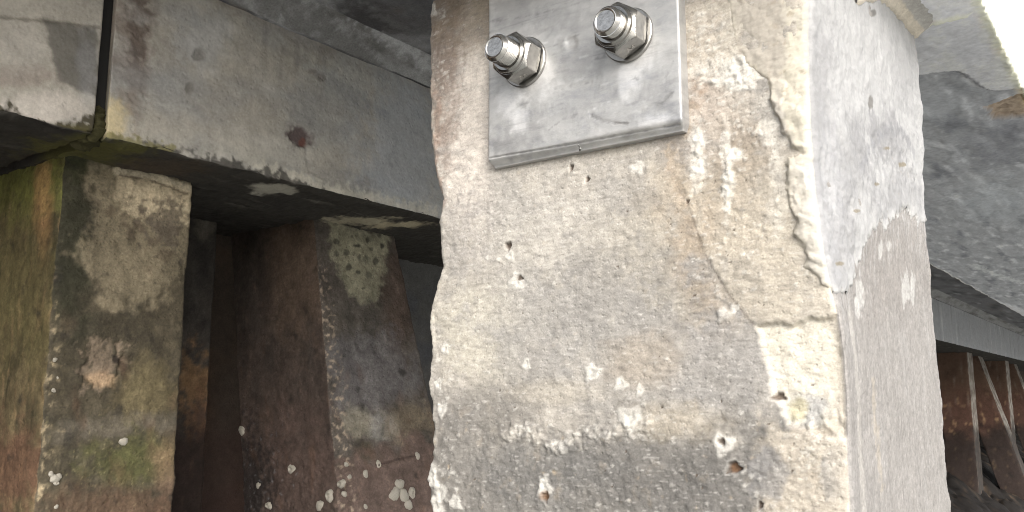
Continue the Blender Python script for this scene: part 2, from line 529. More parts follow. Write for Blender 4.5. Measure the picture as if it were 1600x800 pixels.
def pile_height(g):
    pile_feats(g)
    P, L = g.P, g.L
    h = .0022 * fbm(P, L, .16, 3, 5) + .0010 * fbm(P, L, .05, 4, 9) + .00050 * fbm(P, L, .012, 3, 15)
    corner_l = np.exp(-((g.B - np.interp(L, *LEFT_EDGE)) / .022) ** 2) * (g.A < PU0 + .03)
    h = h + corner_l * (.0024 * fbm(P, L, .022, 3, 19) - .001)
    corner_r = np.exp(-((g.A - np.interp(L, *RIGHT_EDGE)) / .02) ** 2) * (g.B < PV0 + .03)
    h = h + corner_r * .0012 * fbm(P, L, .02, 3, 29)
    f = g.ff
    hf = h[g.fm]
    hf += .00044 * fbm(f.S + .5 * f.Z, f.Z - .12 * f.S, .008, 3, 71, 2.4, .62) + .00042 * fbm(f.S, f.Z, .0042, 2, 74, 1.7, .8)                    # fine horizontal tearing of the skin
    hf += g.low * (.0007 * f.n(.014, 4, 7) + .0005 * f.n(.005, 2, 8))
    leftcol = f.blob(710, 90, 42, 120, .8, .4)
    hf += leftcol * .0013 * np.abs(f.n(.010, 3, 9))
    rightcol = f.blob(1130, 230, 80, 240, .8, .4)
    hf += rightcol * .0008 * f.n(.009, 4, 10)
    hf += g.rside * .0008 - g.patchh * (.0055 - .0012 * f.n(.02, 3, 11))
    hf += g.ridge * (.0016 + .0014 * f.n(.008, 3, 56))
    hf += g.spH
    for k, (a, b, c, d) in enumerate([(765, 330, 30, 40), (985, 350, 14, 40)]):
        hf += f.blob(a, b, c, d, .6, .6) * .0008 * f.n(.008, 3, 30 + k)
    h[g.fm] = hf
    r = g.fr
    hr = h[g.rm]
    hr += .0005 * fbm(r.S, r.Z, .010, 4, 81, .6, 2.2) + .0003 * r.n(.004, 3, 5)
    h[g.rm] = hr
    return h


def pile_colour(g):
    pile_feats(g)
    n = len(g.A)
    col = np.tile(srgb(186, 176, 160, KF), (n, 1))
    f = g.ff
    c = np.tile(srgb(187, 177, 161, KF), (len(f.S), 1))
    c = mix(c, sstep(-.2, .9, f.n(.10, 5, 0)) * .6, srgb(178, 172, 162, KF))
    c = mix(c, sstep(.0, .9, f.n(.06, 5, 1)) * .55, srgb(200, 187, 160, KF))
    c = mix(c, f.blob(870, 370, 170, 90, 1.2, .5) * .7, srgb(205, 196, 181, KF))
    c = mix(c, f.blob(728, 190, 45, 190, .9, .3) * .9, srgb(226, 211, 194, KF))
    c = mix(c, f.blob(694, 60, 26, 160, 1.0, .5, .3) * .75, srgb(140, 112, 92, KF))
    c = mix(c, f.blob(730, 20, 60, 60, 1.0, .4) * .6, srgb(160, 136, 104, KF))
    c = mix(c, f.line([(684, 150), (678, 250), (690, 320)], .010, .008) * .7, srgb(170, 138, 114, KF))
    c = mix(c, f.blob(745, 520, 70, 80, .9, .5) * .75, srgb(206, 196, 172, KF))
    c = mix(c, f.blob(880, 500, 120, 70, 1.1, .6) * .6, srgb(178, 172, 162, KF))
    c = mix(c, f.blob(1040, 420, 120, 120, 1.2, .6) * .55, srgb(176, 164, 140, KF))
    c = mix(c, f.blob(1055, 300, 60, 60, .9, .5) * .6, srgb(198, 180, 150, KF))
    # column right of the plate
    c = mix(c, f.blob(1110, 250, 75, 290, .7, .4) * .85, srgb(176, 154, 124, KF))
    c = mix(c, f.blob(1090, 120, 42, 90, .8, .5, .4) * .85, srgb(158, 124, 90, KF))
    c = mix(c, f.blob(1110, 60, 55, 60, .8, .6, .6) * .6, srgb(228, 218, 196, KF))
    c = mix(c, f.blob(1125, 170, 80, 70, .9, .7, .8) * .5, srgb(222, 212, 196, KF))
    c = mix(c, f.blob(1170, 250, 50, 70, .9, .5) * .7, srgb(162, 143, 118, KF))
    c = mix(c, f.blob(1060, 240, 40, 34, .9, .5) * .6, srgb(158, 150, 142, KF))
    c = mix(c, f.blob(1190, 430, 60, 60, 1.1, .7) * .5, srgb(178, 160, 134, KF))
    c = mix(c, f.blob(1105, 345, 14, 40, .8, .5) * .8, srgb(200, 170, 132, KF))
    c = mix(c, f.line([(1045, 235), (1062, 275), (1080, 320)], .010, .012) * .7, srgb(194, 170, 136, KF))
    c = mix(c, f.blob(1190, 400, 70, 100, .9, .5) * .6, srgb(208, 192, 164, KF))
    for wx, wy, w_, h_ in [(1089, 260, 9, 70), (1136, 290, 8, 70), (1146, 115, 26, 22), (1183, 110, 30, 14), (1150, 240, 10, 10), (1200, 200, 18, 40), (1216, 270, 14, 70)]:
        c = mix(c, f.blob(wx, wy, w_, h_, .8, .9, 1.0) * .65, srgb(236, 228, 212, KF))
    for bx, by, bw, bh, bk in [(950, 470, 110, 70, .5), (720, 380, 40, 60, .5), (1010, 520, 80, 60, .5), (800, 320, 60, 30, .35), (830, 560, 60, 40, .45), (1150, 440, 60, 40, .4), (970, 300, 60, 24, .4), (1000, 640, 120, 40, .4)]:
        c = mix(c, f.blob(bx, by, bw, bh, 1.3, .9, .7) * bk, srgb(158, 153, 147, KF))
    c = mix(c, sstep(.05, .8, f.n(.022, 5, 57, 1.5, .8)) * .45, srgb(160, 154, 146, KF))
    # lower grey zone
    lowc = srgb(134, 128, 119, KF)
    c = mix(c, g.low * .92, lowc)
    c = mix(c, f.blob(1130, 580, 90, 80, .9, .5) * .75, srgb(163, 158, 152, KF))
    c = mix(c, f.blob(1040, 730, 260, 75, 1.1, .6) * .75, srgb(114, 110, 105, KF))
    c = mix(c, f.blob(760, 640, 90, 40, 1.0, .5) * .6, srgb(128, 122, 114, KF))
    c = mix(c, f.blob(870, 615, 70, 18, .9, .6) * .6, srgb(192, 180, 158, KF))
    c = mix(c, f.blob(1000, 560, 60, 40, .9, .6) * .5, srgb(184, 164, 136, KF))
    c = mix(c, f.blob(1050, 660, 80, 30, .9, .6) * .5, srgb(190, 172, 138, KF))
    c = mix(c, f.blob(840, 740, 90, 50, 1., .5) * .5, srgb(126, 123, 118, KF))
    c = mix(c, f.poly([(1192, 668), (1316, 655), (1330, 830), (1180, 830)], .012, .02, .01) * .85, srgb(208, 192, 166, KF))
    c = mix(c, f.blob(1200, 745, 30, 40, .6, .6) * .8, srgb(146, 142, 138, KF))
    c = mix(c, f.blob(1300, 745, 16, 42, .6, .6) * .8, srgb(146, 142, 136, KF))
    c = mix(c, f.blob(1308, 560, 10, 55, .6, .6) * .7, srgb(168, 152, 124, KF))
    c = mix(c, g.ridge * .45 * sstep(-.3, .6, f.n(.012, 3, 55)), srgb(214, 204, 184, KF))
    c = mix(c, g.rside * .5, srgb(200, 186, 160, KF))
    c = mix(c, f.line(A_LINE[1:], .0014, .0014) * .45, srgb(118, 102, 84, KF))
    pc = mix(np.tile(srgb(228, 216, 190, KF), (len(f.S), 1)), sstep(-.2, .8, f.n(.03, 4, 21)) * .5, srgb(240, 232, 214, KF))
    pc = mix(pc, f.blob(1262, 640, 34, 26, .8, .5), srgb(196, 192, 184, KF))
    pc = mix(pc, f.blob(1245, 640, 14, 18, .8, .5), srgb(206, 194, 150, KF))
    c = c * (1 - g.patch[:, None]) + pc * g.patch[:, None]
    # speckle: aggregate, lime, rust
    c = mix(c, sstep(.62, 1.0, f.n(.007, 3, 31, 2.2, .8)) * .5, srgb(232, 226, 214, KF))
    c = mix(c, sstep(.55, 1.0, f.n(.012, 4, 32)) * .5 * (.4 + g.low), srgb(205, 176, 128, KF))
    c = mix(c, sstep(.45, 1.0, f.n(.008, 4, 33, 2.0, .8)) * .6 * (.4 + .6 * g.low), srgb(98, 90, 80, KF))
    c = mix(c, sstep(.3, .9, f.n(.026, 5, 35)) * .5 * g.low, srgb(176, 156, 126, KF))
    c = mix(c, sstep(.45, 1.0, f.n(.03, 5, 34)) * .35, srgb(150, 146, 142, KF))
    c = mix(c, g.spT * .62, srgb(236, 230, 216, KF))
    c = mix(c, g.spK * .85, srgb(96, 70, 46, KF))
    c = mix(c, sstep(.35, .75, f.n(.0034, 2, 84, 2.8, .7)) * .26, srgb(240, 234, 222, KF))
    c = mix(c, sstep(.35, .80, f.n(.0036, 2, 85, 2.8, .65)) * .32, srgb(112, 102, 90, KF))
    c = mix(c, sstep(.30, .85, f.n(.010, 4, 86, 1.8, .8)) * .30, srgb(150, 142, 132, KF))
    c = grey(c, .38)
    c = c * (1 + .12 * f.n(.0045, 2, 80, 2.8, .7) + .10 * f.n(.010, 3, 81, 1.6, .9) + .08 * f.n(.03, 4, 82))[:, None]
    for a, b, r1 in [(1146, 731, 8), (852, 774, 8)]:
        c = mix(c, f.blob(a, b, r1, r1, .6, .2) * .5, srgb(150, 112, 80, KF))
    # pale worn arris
    ar = np.interp(f.Z, *ARRIS)
    c = mix(c, sstep(.026, .004, f.S - ar + .006 * f.w1) * .6, srgb(226, 216, 200, KF))
    col[g.fm] = c
    r = g.fr
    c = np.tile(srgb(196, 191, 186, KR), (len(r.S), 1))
    c = mix(c, sstep(-.1, .8, r.n(.02, 5, 1, .5, 2.2)) * .5, srgb(178, 173, 168, KR))
    c = mix(c, sstep(.0, .9, r.n(.05, 5, 2, .6, 2)) * .45, srgb(212, 208, 204, KR))
    c = mix(c, sstep(.2, .9, r.n(.008, 4, 3, .5, 2)) * .5, srgb(160, 155, 150, KR))
    c = mix(c, r.blob(1395, 420, 60, 70, 1, .4) * .5, srgb(178, 171, 165, KR))
    c = mix(c, r.line([(1362, 600), (1372, 700), (1378, 760)], .010, .01) * .5, srgb(226, 214, 196, KR))
    c = mix(c, r.line([(1326, 500), (1338, 640), (1344, 830)], .018, .006) * .7, srgb(232, 226, 218, KR))
    hz = sstep(-.07, .0, r.sd(COAT_R) + .03 * r.n(.02, 4, 93, .35, 2.5))
    c = mix(c, hz * sstep(-.1, .7, r.n(.012, 4, 94, .5, 2.2)) * .6, srgb(232, 230, 228, KR))
    for px, py, rx, ry in [(1345, 458, 6, 22), (1415, 450, 6, 24), (1427, 446, 5, 24), (1340, 480, 3, 16), (1462, 470, 2, 18), (1389, 385, 4, 8), (1378, 392, 3, 14)]:
        c = mix(c, r.blob(px, py, rx, ry, .5, .6, .7) * .8, srgb(240, 237, 232, KR))
    c = mix(c, sstep(.75, 1.0, r.n(.009, 3, 7, .6, 1.6)) * .6, srgb(238, 234, 228, KR))
    c = c * (1 + .16 * r.n(.0045, 3, 90, 1, 1.2) + .07 * r.n(.025, 4, 91, .5, 2.2) - .05)[:, None]
    col[g.rm] = c
    return col


pile = empty('concrete_pile', ((PU0 + PU1) / 2, (PV0 + PV1) / 2, -2.3))
tag(pile, 'big pale square concrete pile carrying the bolted steel plate, nearest to the camera', 'pile')
prof = profile([(PU0, PV1), (PU0, PV0), (PU1, PV0), (PU1, PV1)], [350, 230, 16, 16], ['front', 'right', 'back', 'left'], .007, 5)
rows = steps((-2.3, -.42, .07), (-.42, ZE + .01, .00135))
shaft, gp = prism('shaft', prof, rows, AX_PILE, M_PILE, pile, pile.location, pile_shape, pile_height, pile_colour, 1)


# plaster coat: a shell a few millimetres thick over the upper arris, with a ragged flaking edge
def build_coat(g):
    f, r = g.ff, g.fr
    sd = np.full(len(g.A), -1.0)
    sf = f.sd(COAT_F) + .0020 * f.w1 + .0016 * f.w2 + .0016 * f.n(.005, 2, 77)
    sr = r.sd(COAT_R) + .010 * r.n(.022, 5, 50, .45, 1.8) + .004 * r.w2
    sd[g.fm] = sf; sd[g.rm] = sr
    zlim = on_front(1200, 120)[1]
    thick = np.where(g.fm, .0010 + .0026 * sstep(zlim + .02, zlim - .03, g.L), .0026)
    t = thick * sstep(-.0006, .0022, sd) - .0022 * sstep(-.0004, -.002, sd)
    t = np.where(t > 0, t * np.clip(.72 + .75 * fbm(g.P, g.L, .03, 3, 87), .22, 1.5), t)
    lump = .0010 * fbm(g.P, g.L, .035, 4, 88) + .0004 * fbm(g.P, g.L, .008, 3, 89)
    hr = np.zeros(len(g.A))
    hr[g.rm] = .0012 * r.blob(1390, 260, 40, 45, .5, .6) * r.n(.012, 4, 51) + .0014 * r.blob(1310, 330, 40, 110, .8, .6) * np.abs(r.n(.016, 4, 52))
    hr[g.fm] = .0022 * f.n(.03, 3, 53) * sstep(.02, .0, sf)
    for pl in ([(1212, 160), (1220, 188), (1241, 232), (1264, 236), (1266, 185), (1240, 160)], [(1244, 338), (1241, 368), (1258, 386), (1263, 402), (1292, 418), (1298, 350)],
               [(1258, 402), (1258, 416), (1275, 432), (1286, 446), (1306, 450), (1302, 404)], [(1232, 262), (1230, 300), (1246, 316), (1262, 300), (1260, 262)], [(1204, 128), (1208, 164), (1226, 160), (1232, 130)]):
        hr[g.fm] += .0020 * f.poly(pl, .0008, .004, .003)
    h = g.h * .75 + t + (lump + hr) * sstep(0, .004, sd)
    X = g.A + g.NA * h; Y = g.B + g.NB * h
    V = np.stack([X, Y, g.L], 1) - np.asarray(pile.location)[None, :]
    ok = (sd > -.0034)
    q = g.quads[np.all(ok[g.quads], axis=1)]
    used = np.unique(q); idx = np.full(len(g.A), -1); idx[used] = np.arange(len(used))
    col = np.zeros((len(g.A), 3))
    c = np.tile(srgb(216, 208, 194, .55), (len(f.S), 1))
    c = mix(c, sstep(0, .9, f.n(.03, 4, 60, 1, 1.6)) * .5, srgb(198, 190, 176, .55))
    ar = np.interp(f.Z, *ARRIS)
    c = mix(c, sstep(.03, .006, f.S - ar + .008 * f.w1) * .8, srgb(240, 234, 222, .56))
    c = mix(c, sstep(.006, .001, sf) * .5, srgb(236, 226, 206, .56))
    c = mix(c, sstep(.5, 1., f.n(.012, 4, 61)) * .4, srgb(238, 222, 184, .56))
    c = mix(c, f.blob(1225, 190, 30, 50, .7, .5) * .6, srgb(198, 192, 184, .55))
    c = mix(c, f.blob(1195, 50, 45, 70, .8, .4) * .6, srgb(204, 196, 184, .52))
    c = mix(c, f.blob(1245, 110, 20, 120, .8, .7, .52) * .8, srgb(240, 232, 212, .56))
    c = mix(c, sstep(.25, .8, f.n(.008, 4, 64)) * .45 * f.blob(1235, 120, 40, 140, .9, .5), srgb(150, 130, 104, .55))
    c = c * (1 + .10 * f.n(.004, 2, 65, 2.2, .52) + .07 * f.n(.02, 4, 66))[:, None]
    col[g.fm] = c
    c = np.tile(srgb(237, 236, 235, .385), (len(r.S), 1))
    c = mix(c, sstep(.1, 1, r.n(.04, 5, 62, .6, 1.6)) * .35, srgb(218, 217, 217, .385))
    for bx, by, bw, bh, bk in [(1385, 215, 34, 34, .55), (1330, 250, 30, 60, .4), (1400, 300, 40, 34, .4), (1310, 380, 20, 60, .4), (1290, 180, 14, 120, .4), (1410, 130, 20, 60, .25)]:
        c = mix(c, r.blob(bx, by, bw, bh, 1.2, .9, .6) * min(1, bk * 1.5), srgb(196, 195, 196, .385))
    c = mix(c, r.line([(1380, 205), (1400, 200), (1412, 215), (1425, 240)], .008, .01) * .45, srgb(178, 178, 182, .385))
    c = mix(c, r.line([(1345, 260), (1355, 235), (1375, 210)], .007, .008) * .35, srgb(188, 188, 194, .385))
    c = mix(c, r.blob(1300, 300, 16, 130, .9, .5) * .35, srgb(226, 226, 229, .385))
    c = mix(c, r.blob(1360, 160, 3.5, 9, .5, .5) * .7, srgb(128, 122, 114, .385))
    c = mix(c, r.blob(1361, 21, 3, 5, .5, .5) * .7, srgb(128, 122, 114, .385))
    for a, b in [(1384, 232), (1368, 288), (1406, 258), (1313, 412), (1334, 330)]:
        c = mix(c, r.blob(a, b, 5, 3, .5, .6) * .7, srgb(170, 154, 120, .385))
    c = mix(c, sstep(.6, 1, r.n(.01, 4, 63)) * .4 * r.blob(1390, 300, 60, 90, .9, .4), srgb(196, 186, 160, .385))
    c = mix(c, sstep(.010, .0, sr) * .5, srgb(248, 246, 242, .41))
    c = c * (1 + .05 * r.n(.03, 4, 70, .6, 1.6) + .05 * r.n(.007, 3, 71))[:, None]
    col[g.rm] = c
    me = np_mesh('plaster_coat', V[used], idx[q], col[used])
    o = link_mesh('plaster_coat', me, M_COAT, pile)
    o['label'] = 'flaking whitewashed plaster over the upper corner'
    return o


build_coat(gp)


# mortar collar: rough wedge of mortar where the pile meets the edge beam
def lump_strip(name, path, widths, depth, mat, parent, origin, seed, base):
    """rough ridge along a 3-D path; path points, radius per point"""
    path = [np.asarray(p, float) for p in path]
    n = 90; m = 12
    seg = np.linspace(0, len(path) - 1, n)
    V = []; C = []
    for i, s in enumerate(seg):
        k = min(int(s), len(path) - 2); w = s - k
        c = path[k] * (1 - w) + path[k + 1] * w
        rad = widths[k] * (1 - w) + widths[k + 1] * w
        t = path[k + 1] - path[k]; t /= np.linalg.norm(t)
        a = np.cross(t, [0, 0, 1.0]);
        a = a / np.linalg.norm(a) if np.linalg.norm(a) > 1e-6 else np.array([1., 0, 0])
        b = np.cross(a, t)
        for j in range(m):
            th = 2 * math.pi * j / m
            rr = rad * (1 + .45 * float(fbm(np.array([s * .9 + math.cos(th) * .3]), np.array([math.sin(th) * .5]), .35, 3, seed)[0]))
            V.append(c + a * math.cos(th) * rr + b * math.sin(th) * rr * depth)
            C.append(base * (1 + .2 * random.uniform(-1, 1)))
    q = [[i * m + j, i * m + (j + 1) % m, (i + 1) * m + (j + 1) % m, (i + 1) * m + j] for i in range(n - 1) for j in range(m)]
    ng = [list(range(m))[::-1], list(range((n - 1) * m, n * m))]
    me = np_mesh(name, np.array(V) - np.asarray(origin), q, np.array(C), ng)
    return link_mesh(name, me, mat, parent)


def mortar_collar():
    p0 = on_right(1372, -2); p1 = on_right(1400, 24); p2 = on_right(1425, 52)
    top = ZE + .004
    n, m = 60, 14
    V = []; C = []
    for i in range(n):
        w = i / (n - 1)
        u = PU0 + .13 + (PU1 + .004 - PU0 - .13) * w
        zb = np.interp(u, [p0[0] - .12, p0[0], p1[0], p2[0]], [p0[1] - .06, p0[1] - .004, p1[1] - .004, p2[1] - .006])
        zb += .004 * float(fbm(np.array([u]), np.array([.3]), .02, 3, 5)[0])
        for j in range(m):
            v = j / (m - 1)
            z = zb * (1 - v) + top * v
            out = .004 + .030 * v ** 1.3 + .0025 * float(fbm(np.array([u]), np.array([z]), .012, 3, 8)[0])
            if j == 0: out = -.006
            V.append((u, PV0 - out, z))
            C.append(srgb(196, 192, 186, .7) * (1 + .1 * random.uniform(-1, 1)) if v > .45 else srgb(216, 206, 190, .75) * (1 + .08 * random.uniform(-1, 1)))
    q = [[i * m + j, (i + 1) * m + j, (i + 1) * m + j + 1, i * m + j + 1] for i in range(n - 1) for j in range(m - 1)]
    # back side closes the wedge against the pile
    nb = len(V)
    for i in range(n):
        u = V[i * m][0]
        V.append((u, PV0 + .02, V[i * m][2])); V.append((u, PV0 + .02, top)); C += [C[i * m], C[i * m]]
    for i in range(n - 1):
        a, b = nb + 2 * i, nb + 2 * (i + 1)
        q += [[b, a, a + 1, b + 1], [a, b, (i + 1) * m, i * m]]
    e = (n - 1) * m
    ng = [[e + j for j in range(m)] + [nb + 2 * (n - 1) + 1, nb + 2 * (n - 1)]]
    me = np_mesh('mortar_collar', np.array(V) - np.asarray(pile.location), q, np.array(C), ng)
    return link_mesh('mortar_collar', me, M_PILE, pile)


mortar_collar()


# ================================================================= bolted steel plate
PT = .016
pl_u = PU0 - PT - .0005


def on_plate(px, py):
    q = cast(px, py, 0, pl_u); return q[1], q[2]


q_bl = on_plate(768, 258); q_br = on_plate(1066, 203)
q_tl = on_plate(757, 0); q_tr = on_plate(1060, 0)
pv_l = (q_bl[0] + q_tl[0]) / 2; pv_r = (q_br[0] + q_tr[0]) / 2; pz = (q_bl[1] + q_br[1]) / 2
PLATE_TOP = ZE - .012
plate = empty('bolted_plate', (PU0, (pv_l + pv_r) / 2, pz))
tag(plate, 'thick scuffed grey steel plate held to the pale pile by two large bolts', 'steel plate')


def plate_part():
    a0, a1 = pl_u, PU0 + .002
    prof = profile([(a0, pv_l), (a0, pv_r), (a1, pv_r), (a1, pv_l)], [150, 6, 4, 6], ['front', 'side', 'back', 'side'], .0028, 4)
    rows = steps((pz, pz + .02, .0008), (pz + .02, PLATE_TOP, .002))

    def shape(g):
        t = g.L - pz
        # rolled lower lip: the face falls back to a line along the bottom edge
        lip = sstep(.0125, .0, t)
        k = np.clip((a1 - g.A) / (a1 - a0), 0, 1)
        g.A = g.A + lip ** 1.6 * .0085 * k
        g.B = g.B + np.where(g.B > (pv_l + pv_r) / 2, -1, 1) * .003 * lip ** 2

    def height(g):
        f = Feat(g.B, g.L, on_plate, 77)
        h = .0005 * f.n(.06, 3, 1) + .00018 * f.n(.01, 3, 2)
        d = f.blob(893, 66, 9, 9, .9, .1, .05)
        h = h - d * .0016 + .0007 * f.blob(889, 69, 14, 13, .5, .2) * (1 - d)
        h = h - .0010 * f.line([(923, 181), (940, 189), (962, 193), (980, 193)], .0016, .0004)
        h = h - .0007 * f.line([(866, 140), (895, 134), (925, 128)], .0014, .0006)
        h = h - .0007 * f.line([(1000, 175), (1030, 162), (1050, 145)], .0018, .0008)
        h = h - .0012 * f.line([(764, 247), (900, 223), (1058, 193)], .0012, .0004)
        return np.where(g.F == 'front', h, 0)
    def colour(g):
        f = Feat(g.B, g.L, on_plate, 77)
        c = np.ones((len(g.A), 3))
        k = lambda v: np.array([v, v, v * 1.01])
        c = mix(c, sstep(.0, .9, f.n(.05, 6, 5, 1.4, .8)) * .7, k(.62))
        c = mix(c, sstep(.35, .9, f.n(.014, 5, 6, 2.2, .7)) * .65, k(.52))
        c = mix(c, sstep(.4, .9, f.n(.02, 5, 7, 1.6, .8)) * .5, k(1.25))
        for a, b, w_, h_, v in [(800, 215, 40, 26, .74), (785, 232, 22, 14, .62), (905, 95, 50, 26, .72), (1030, 150, 30, 30, .74), (880, 30, 60, 16, .78), (960, 190, 60, 16, .84), (800, 20, 30, 14, .78)]:
            c = mix(c, f.blob(a, b, w_, h_, 1.0, .9, .8) * .8, k(v))
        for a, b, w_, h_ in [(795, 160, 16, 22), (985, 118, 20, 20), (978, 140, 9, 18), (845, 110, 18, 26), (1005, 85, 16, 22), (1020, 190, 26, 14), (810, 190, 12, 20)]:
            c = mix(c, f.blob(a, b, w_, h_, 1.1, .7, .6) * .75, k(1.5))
        for pts, w_ in [([(923, 181), (940, 189), (962, 193), (980, 193)], .0016), ([(866, 140), (895, 134), (925, 128)], .0013), ([(1000, 175), (1030, 162), (1050, 145)], .0018), ([(764, 34), (830, 24), (900, 6)], .0016),
                        ([(905, 112), (930, 92), (945, 86)], .002), ([(855, 205), (880, 186), (900, 180)], .0012), ([(764, 247), (900, 223), (1060, 193)], .0014), ([(1040, 120), (1052, 96)], .002), ([(990, 120), (996, 124)], .0022)]:
            c = mix(c, f.line(pts, w_, .0018) * .5 * sstep(-.5, .4, f.n(.008, 3, 9)), k(.4))
        for q in range(26):
            a, b = RNG.uniform(770, 1050), RNG.uniform(10, 230); L_ = RNG.uniform(10, 50)
            c = mix(c, f.line([(a, b), (a + L_, b - L_ * RNG.uniform(.1, .5))], .0008, .0006) * RNG.uniform(.2, .6), k(RNG.choice([.5, 1.4])))
        return np.clip(c * .49, 0, .9)
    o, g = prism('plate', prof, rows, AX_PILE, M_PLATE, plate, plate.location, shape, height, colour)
    return o


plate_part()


def lathe_mesh(name, rings, seg=96, rfun=None):
    """rings of (z, r); rfun(theta, z, r) -> r; closed with end fans"""
    V = []; F = []
    for z, r in rings:
        for j in range(seg):
            th = 2 * math.pi * j / seg
            rr = rfun(th, z, r) if rfun else r
            V.append((rr * math.cos(th), rr * math.sin(th), z))
    n = len(rings)
    F = [(i * seg + j, i * seg + (j + 1) % seg, (i + 1) * seg + (j + 1) % seg, (i + 1) * seg + j) for i in range(n - 1) for j in range(seg)]
    F.append(tuple(range(seg))[::-1]); F.append(tuple(range((n - 1) * seg, n * seg)))
    me = bpy.data.meshes.new(name)
    me.from_pydata(V, [], F); me.update()
    me.polygons.foreach_set('use_smooth', np.ones(len(F), bool))
    me.set_sharp_from_angle(angle=math.radians(28))
    return me


NUT_AF, STUD_R, WASH_R = .0470, .0156, .0285
NUT_H = .024
RING_H = .0055


def nut_mesh(rot):
    af = NUT_AF / 2

    def hexr(th, z, r):
        a = ((th + rot) % (math.pi / 3)) - math.pi / 6
        return min(af / math.cos(a), r)
    big = af / math.cos(math.pi / 6)
    rings = [(0, af * .97), (.0, af * 1.0)]
    rings += [(i * .0006, af * 1.0 + i * .0006 * 1.9) for i in range(1, 7)]
    rings += [(NUT_H * k, big * 1.01) for k in (.3, .5, .7)]
    for i in range(7):
        rings.append((NUT_H - .0042 + i * .0007, big * 1.01 - i * .0007 * 1.25))
    rings.append((NUT_H, af * .93))
    rings += [(NUT_H + .0006, af * .90), (NUT_H + RING_H * .6, af * .88), (NUT_H + RING_H, af * .80), (NUT_H + RING_H, STUD_R * 1.02), (NUT_H + RING_H - .002, STUD_R * .9)]
    return lathe_mesh('nut', rings, 144, hexr)


def stud_mesh(length):
    pitch = .0024
    rings = [(0, STUD_R * .9)]
    z = .001
    end = length - .0045
    while z < end:
        rings += [(z, STUD_R - .0009), (z + pitch * .22, STUD_R - .0008), (z + pitch * .45, STUD_R), (z + pitch * .60, STUD_R)]
        z += pitch
    rings += [(end + .0008, STUD_R * .96), (length, STUD_R * .80), (length + .0002, STUD_R * .76), (length, STUD_R * .70), (length - .0005, STUD_R * .66)]
    return lathe_mesh('stud', rings, 72)


ROT_OUT = Matrix(((0, 0, -1, 0), (0, 1, 0, 0), (1, 0, 0, 0), (0, 0, 0, 1)))     # local +Z points out of the plate (-X)


def letters(text, size, depth):
    cu = bpy.data.curves.new('marking', 'FONT'); cu.body = text; cu.size = size; cu.extrude = depth; cu.align_x = 'CENTER'
    o = bpy.data.objects.new('marking_tmp', cu); COL.objects.link(o)
    dg = bpy.context.evaluated_depsgraph_get()
    me = bpy.data.meshes.new_from_object(o.evaluated_get(dg))
    bpy.data.objects.remove(o); bpy.data.curves.remove(cu)
    me.name = 'stamped_mark'
    return me


def bolt(tip_px, base_px, rot, text, mark_ang):
    v, z = on_plate(*base_px)
    # length so that the tip falls where it is seen
    best = min((abs(cast(tip_px[0], tip_px[1], 1, v)[0] - (pl_u - L)), L) for L in np.linspace(.04, .11, 141))
    L = best[1]
    root = empty('bolt', (0, 0, 0)); root.parent = plate
    root.location = (pl_u - plate.location.x, v - plate.location.y, z - plate.location.z)
    parts = []
    w = lathe_mesh('washer', [(-.0005, WASH_R * .98), (.0004, WASH_R), (.0034, WASH_R), (.0042, WASH_R * .965), (.0042, STUD_R * 1.05)], 96)
    parts.append(link_mesh('washer', w, M_WASH, root))
    nm = nut_mesh(rot)
    for vv in nm.vertices: vv.co.z += .0052
    parts.append(link_mesh('nut', nm, M_NUT, root))
    parts.append(link_mesh('stud', stud_mesh(L), M_STEEL, root))
    for p in parts: p.matrix_local = ROT_OUT
    # raised maker's characters on the flat of the nut that faces down
    me = letters(text, .0085, .0004)
    af = NUT_AF / 2
    th = mark_ang
    nrm = Vector((0, math.cos(th), math.sin(th)))                # in plate axes (y, z)
    out = Vector((-1, 0, 0)); side = out.cross(nrm)
    M = Matrix.Identity(4)
    xdir = side
    ydir = nrm.cross(xdir)
    for i in range(3):
        M[i][0], M[i][1], M[i][2] = xdir[i], ydir[i], nrm[i]
    M.translation = out * (.0052 + NUT_H * .30) + nrm * (af + .0001)
    mk = link_mesh('stamped_mark', me, M_STEEL, root)
    mk.matrix_local = M
    print('bolt len', L, 'err', best[0])
    return root


bolt((772, 84), (821, 98), math.radians(12), 'A4', math.radians(-108))
bolt((945, 36), (982, 56), math.radians(4), 'A4', math.radians(-116))


# ================================================================= edge beam over the near pile
def on_soffit_e(px, py):
    q = cast(px, py, 2, ZE); return q[0], q[1]


def eb_height(g):
    h = .003 * fbm(g.P, g.L, .2, 4, 5) + .0012 * fbm(g.P, g.L, .03, 3, 8)
    sf = g.F == 'soffit'
    f = Feat(g.L[sf], g.A[sf], on_soffit_e, 121)
    g.sf, g.fe = sf, f
    hs = h[sf]
    g.eb_s = f.poly([(1430, 118), (1488, 112), (1505, 116), (1530, 134), (1548, 144), (1620, 140), (1720, 130), (1760, 540), (1440, 430), (1400, 300)], .004, .010, .006)
    g.eb_p = f.poly([(1538, 172), (1560, 162), (1590, 152), (1640, 140), (1660, 178), (1600, 188), (1556, 190)], .004, .006, .006)
    hs += -.0040 * g.eb_s + .0030 * g.eb_s * f.n(.06, 6, 1, 1.8, .8)
    hs += -.010 * g.eb_p + .005 * g.eb_p * f.n(.014, 4, 2)
    hs += .0045 * f.line([(1424, 48), (1455, 38), (1475, 30), (1510, 24)], .006, .006)
    h[sf] = hs
    edge = np.exp(-((g.A - EB0) / .012) ** 2) * np.exp(-((g.B - ZE) / .02) ** 2)
    h += edge * (.0035 * fbm(g.P, g.L, .012, 3, 31))
    edge2 = np.exp(-((g.A - EB1) / .02) ** 2) * np.exp(-((g.B - ZE) / .02) ** 2)
    h += edge2 * (.004 * fbm(g.P, g.L, .06, 4, 33))
    return h


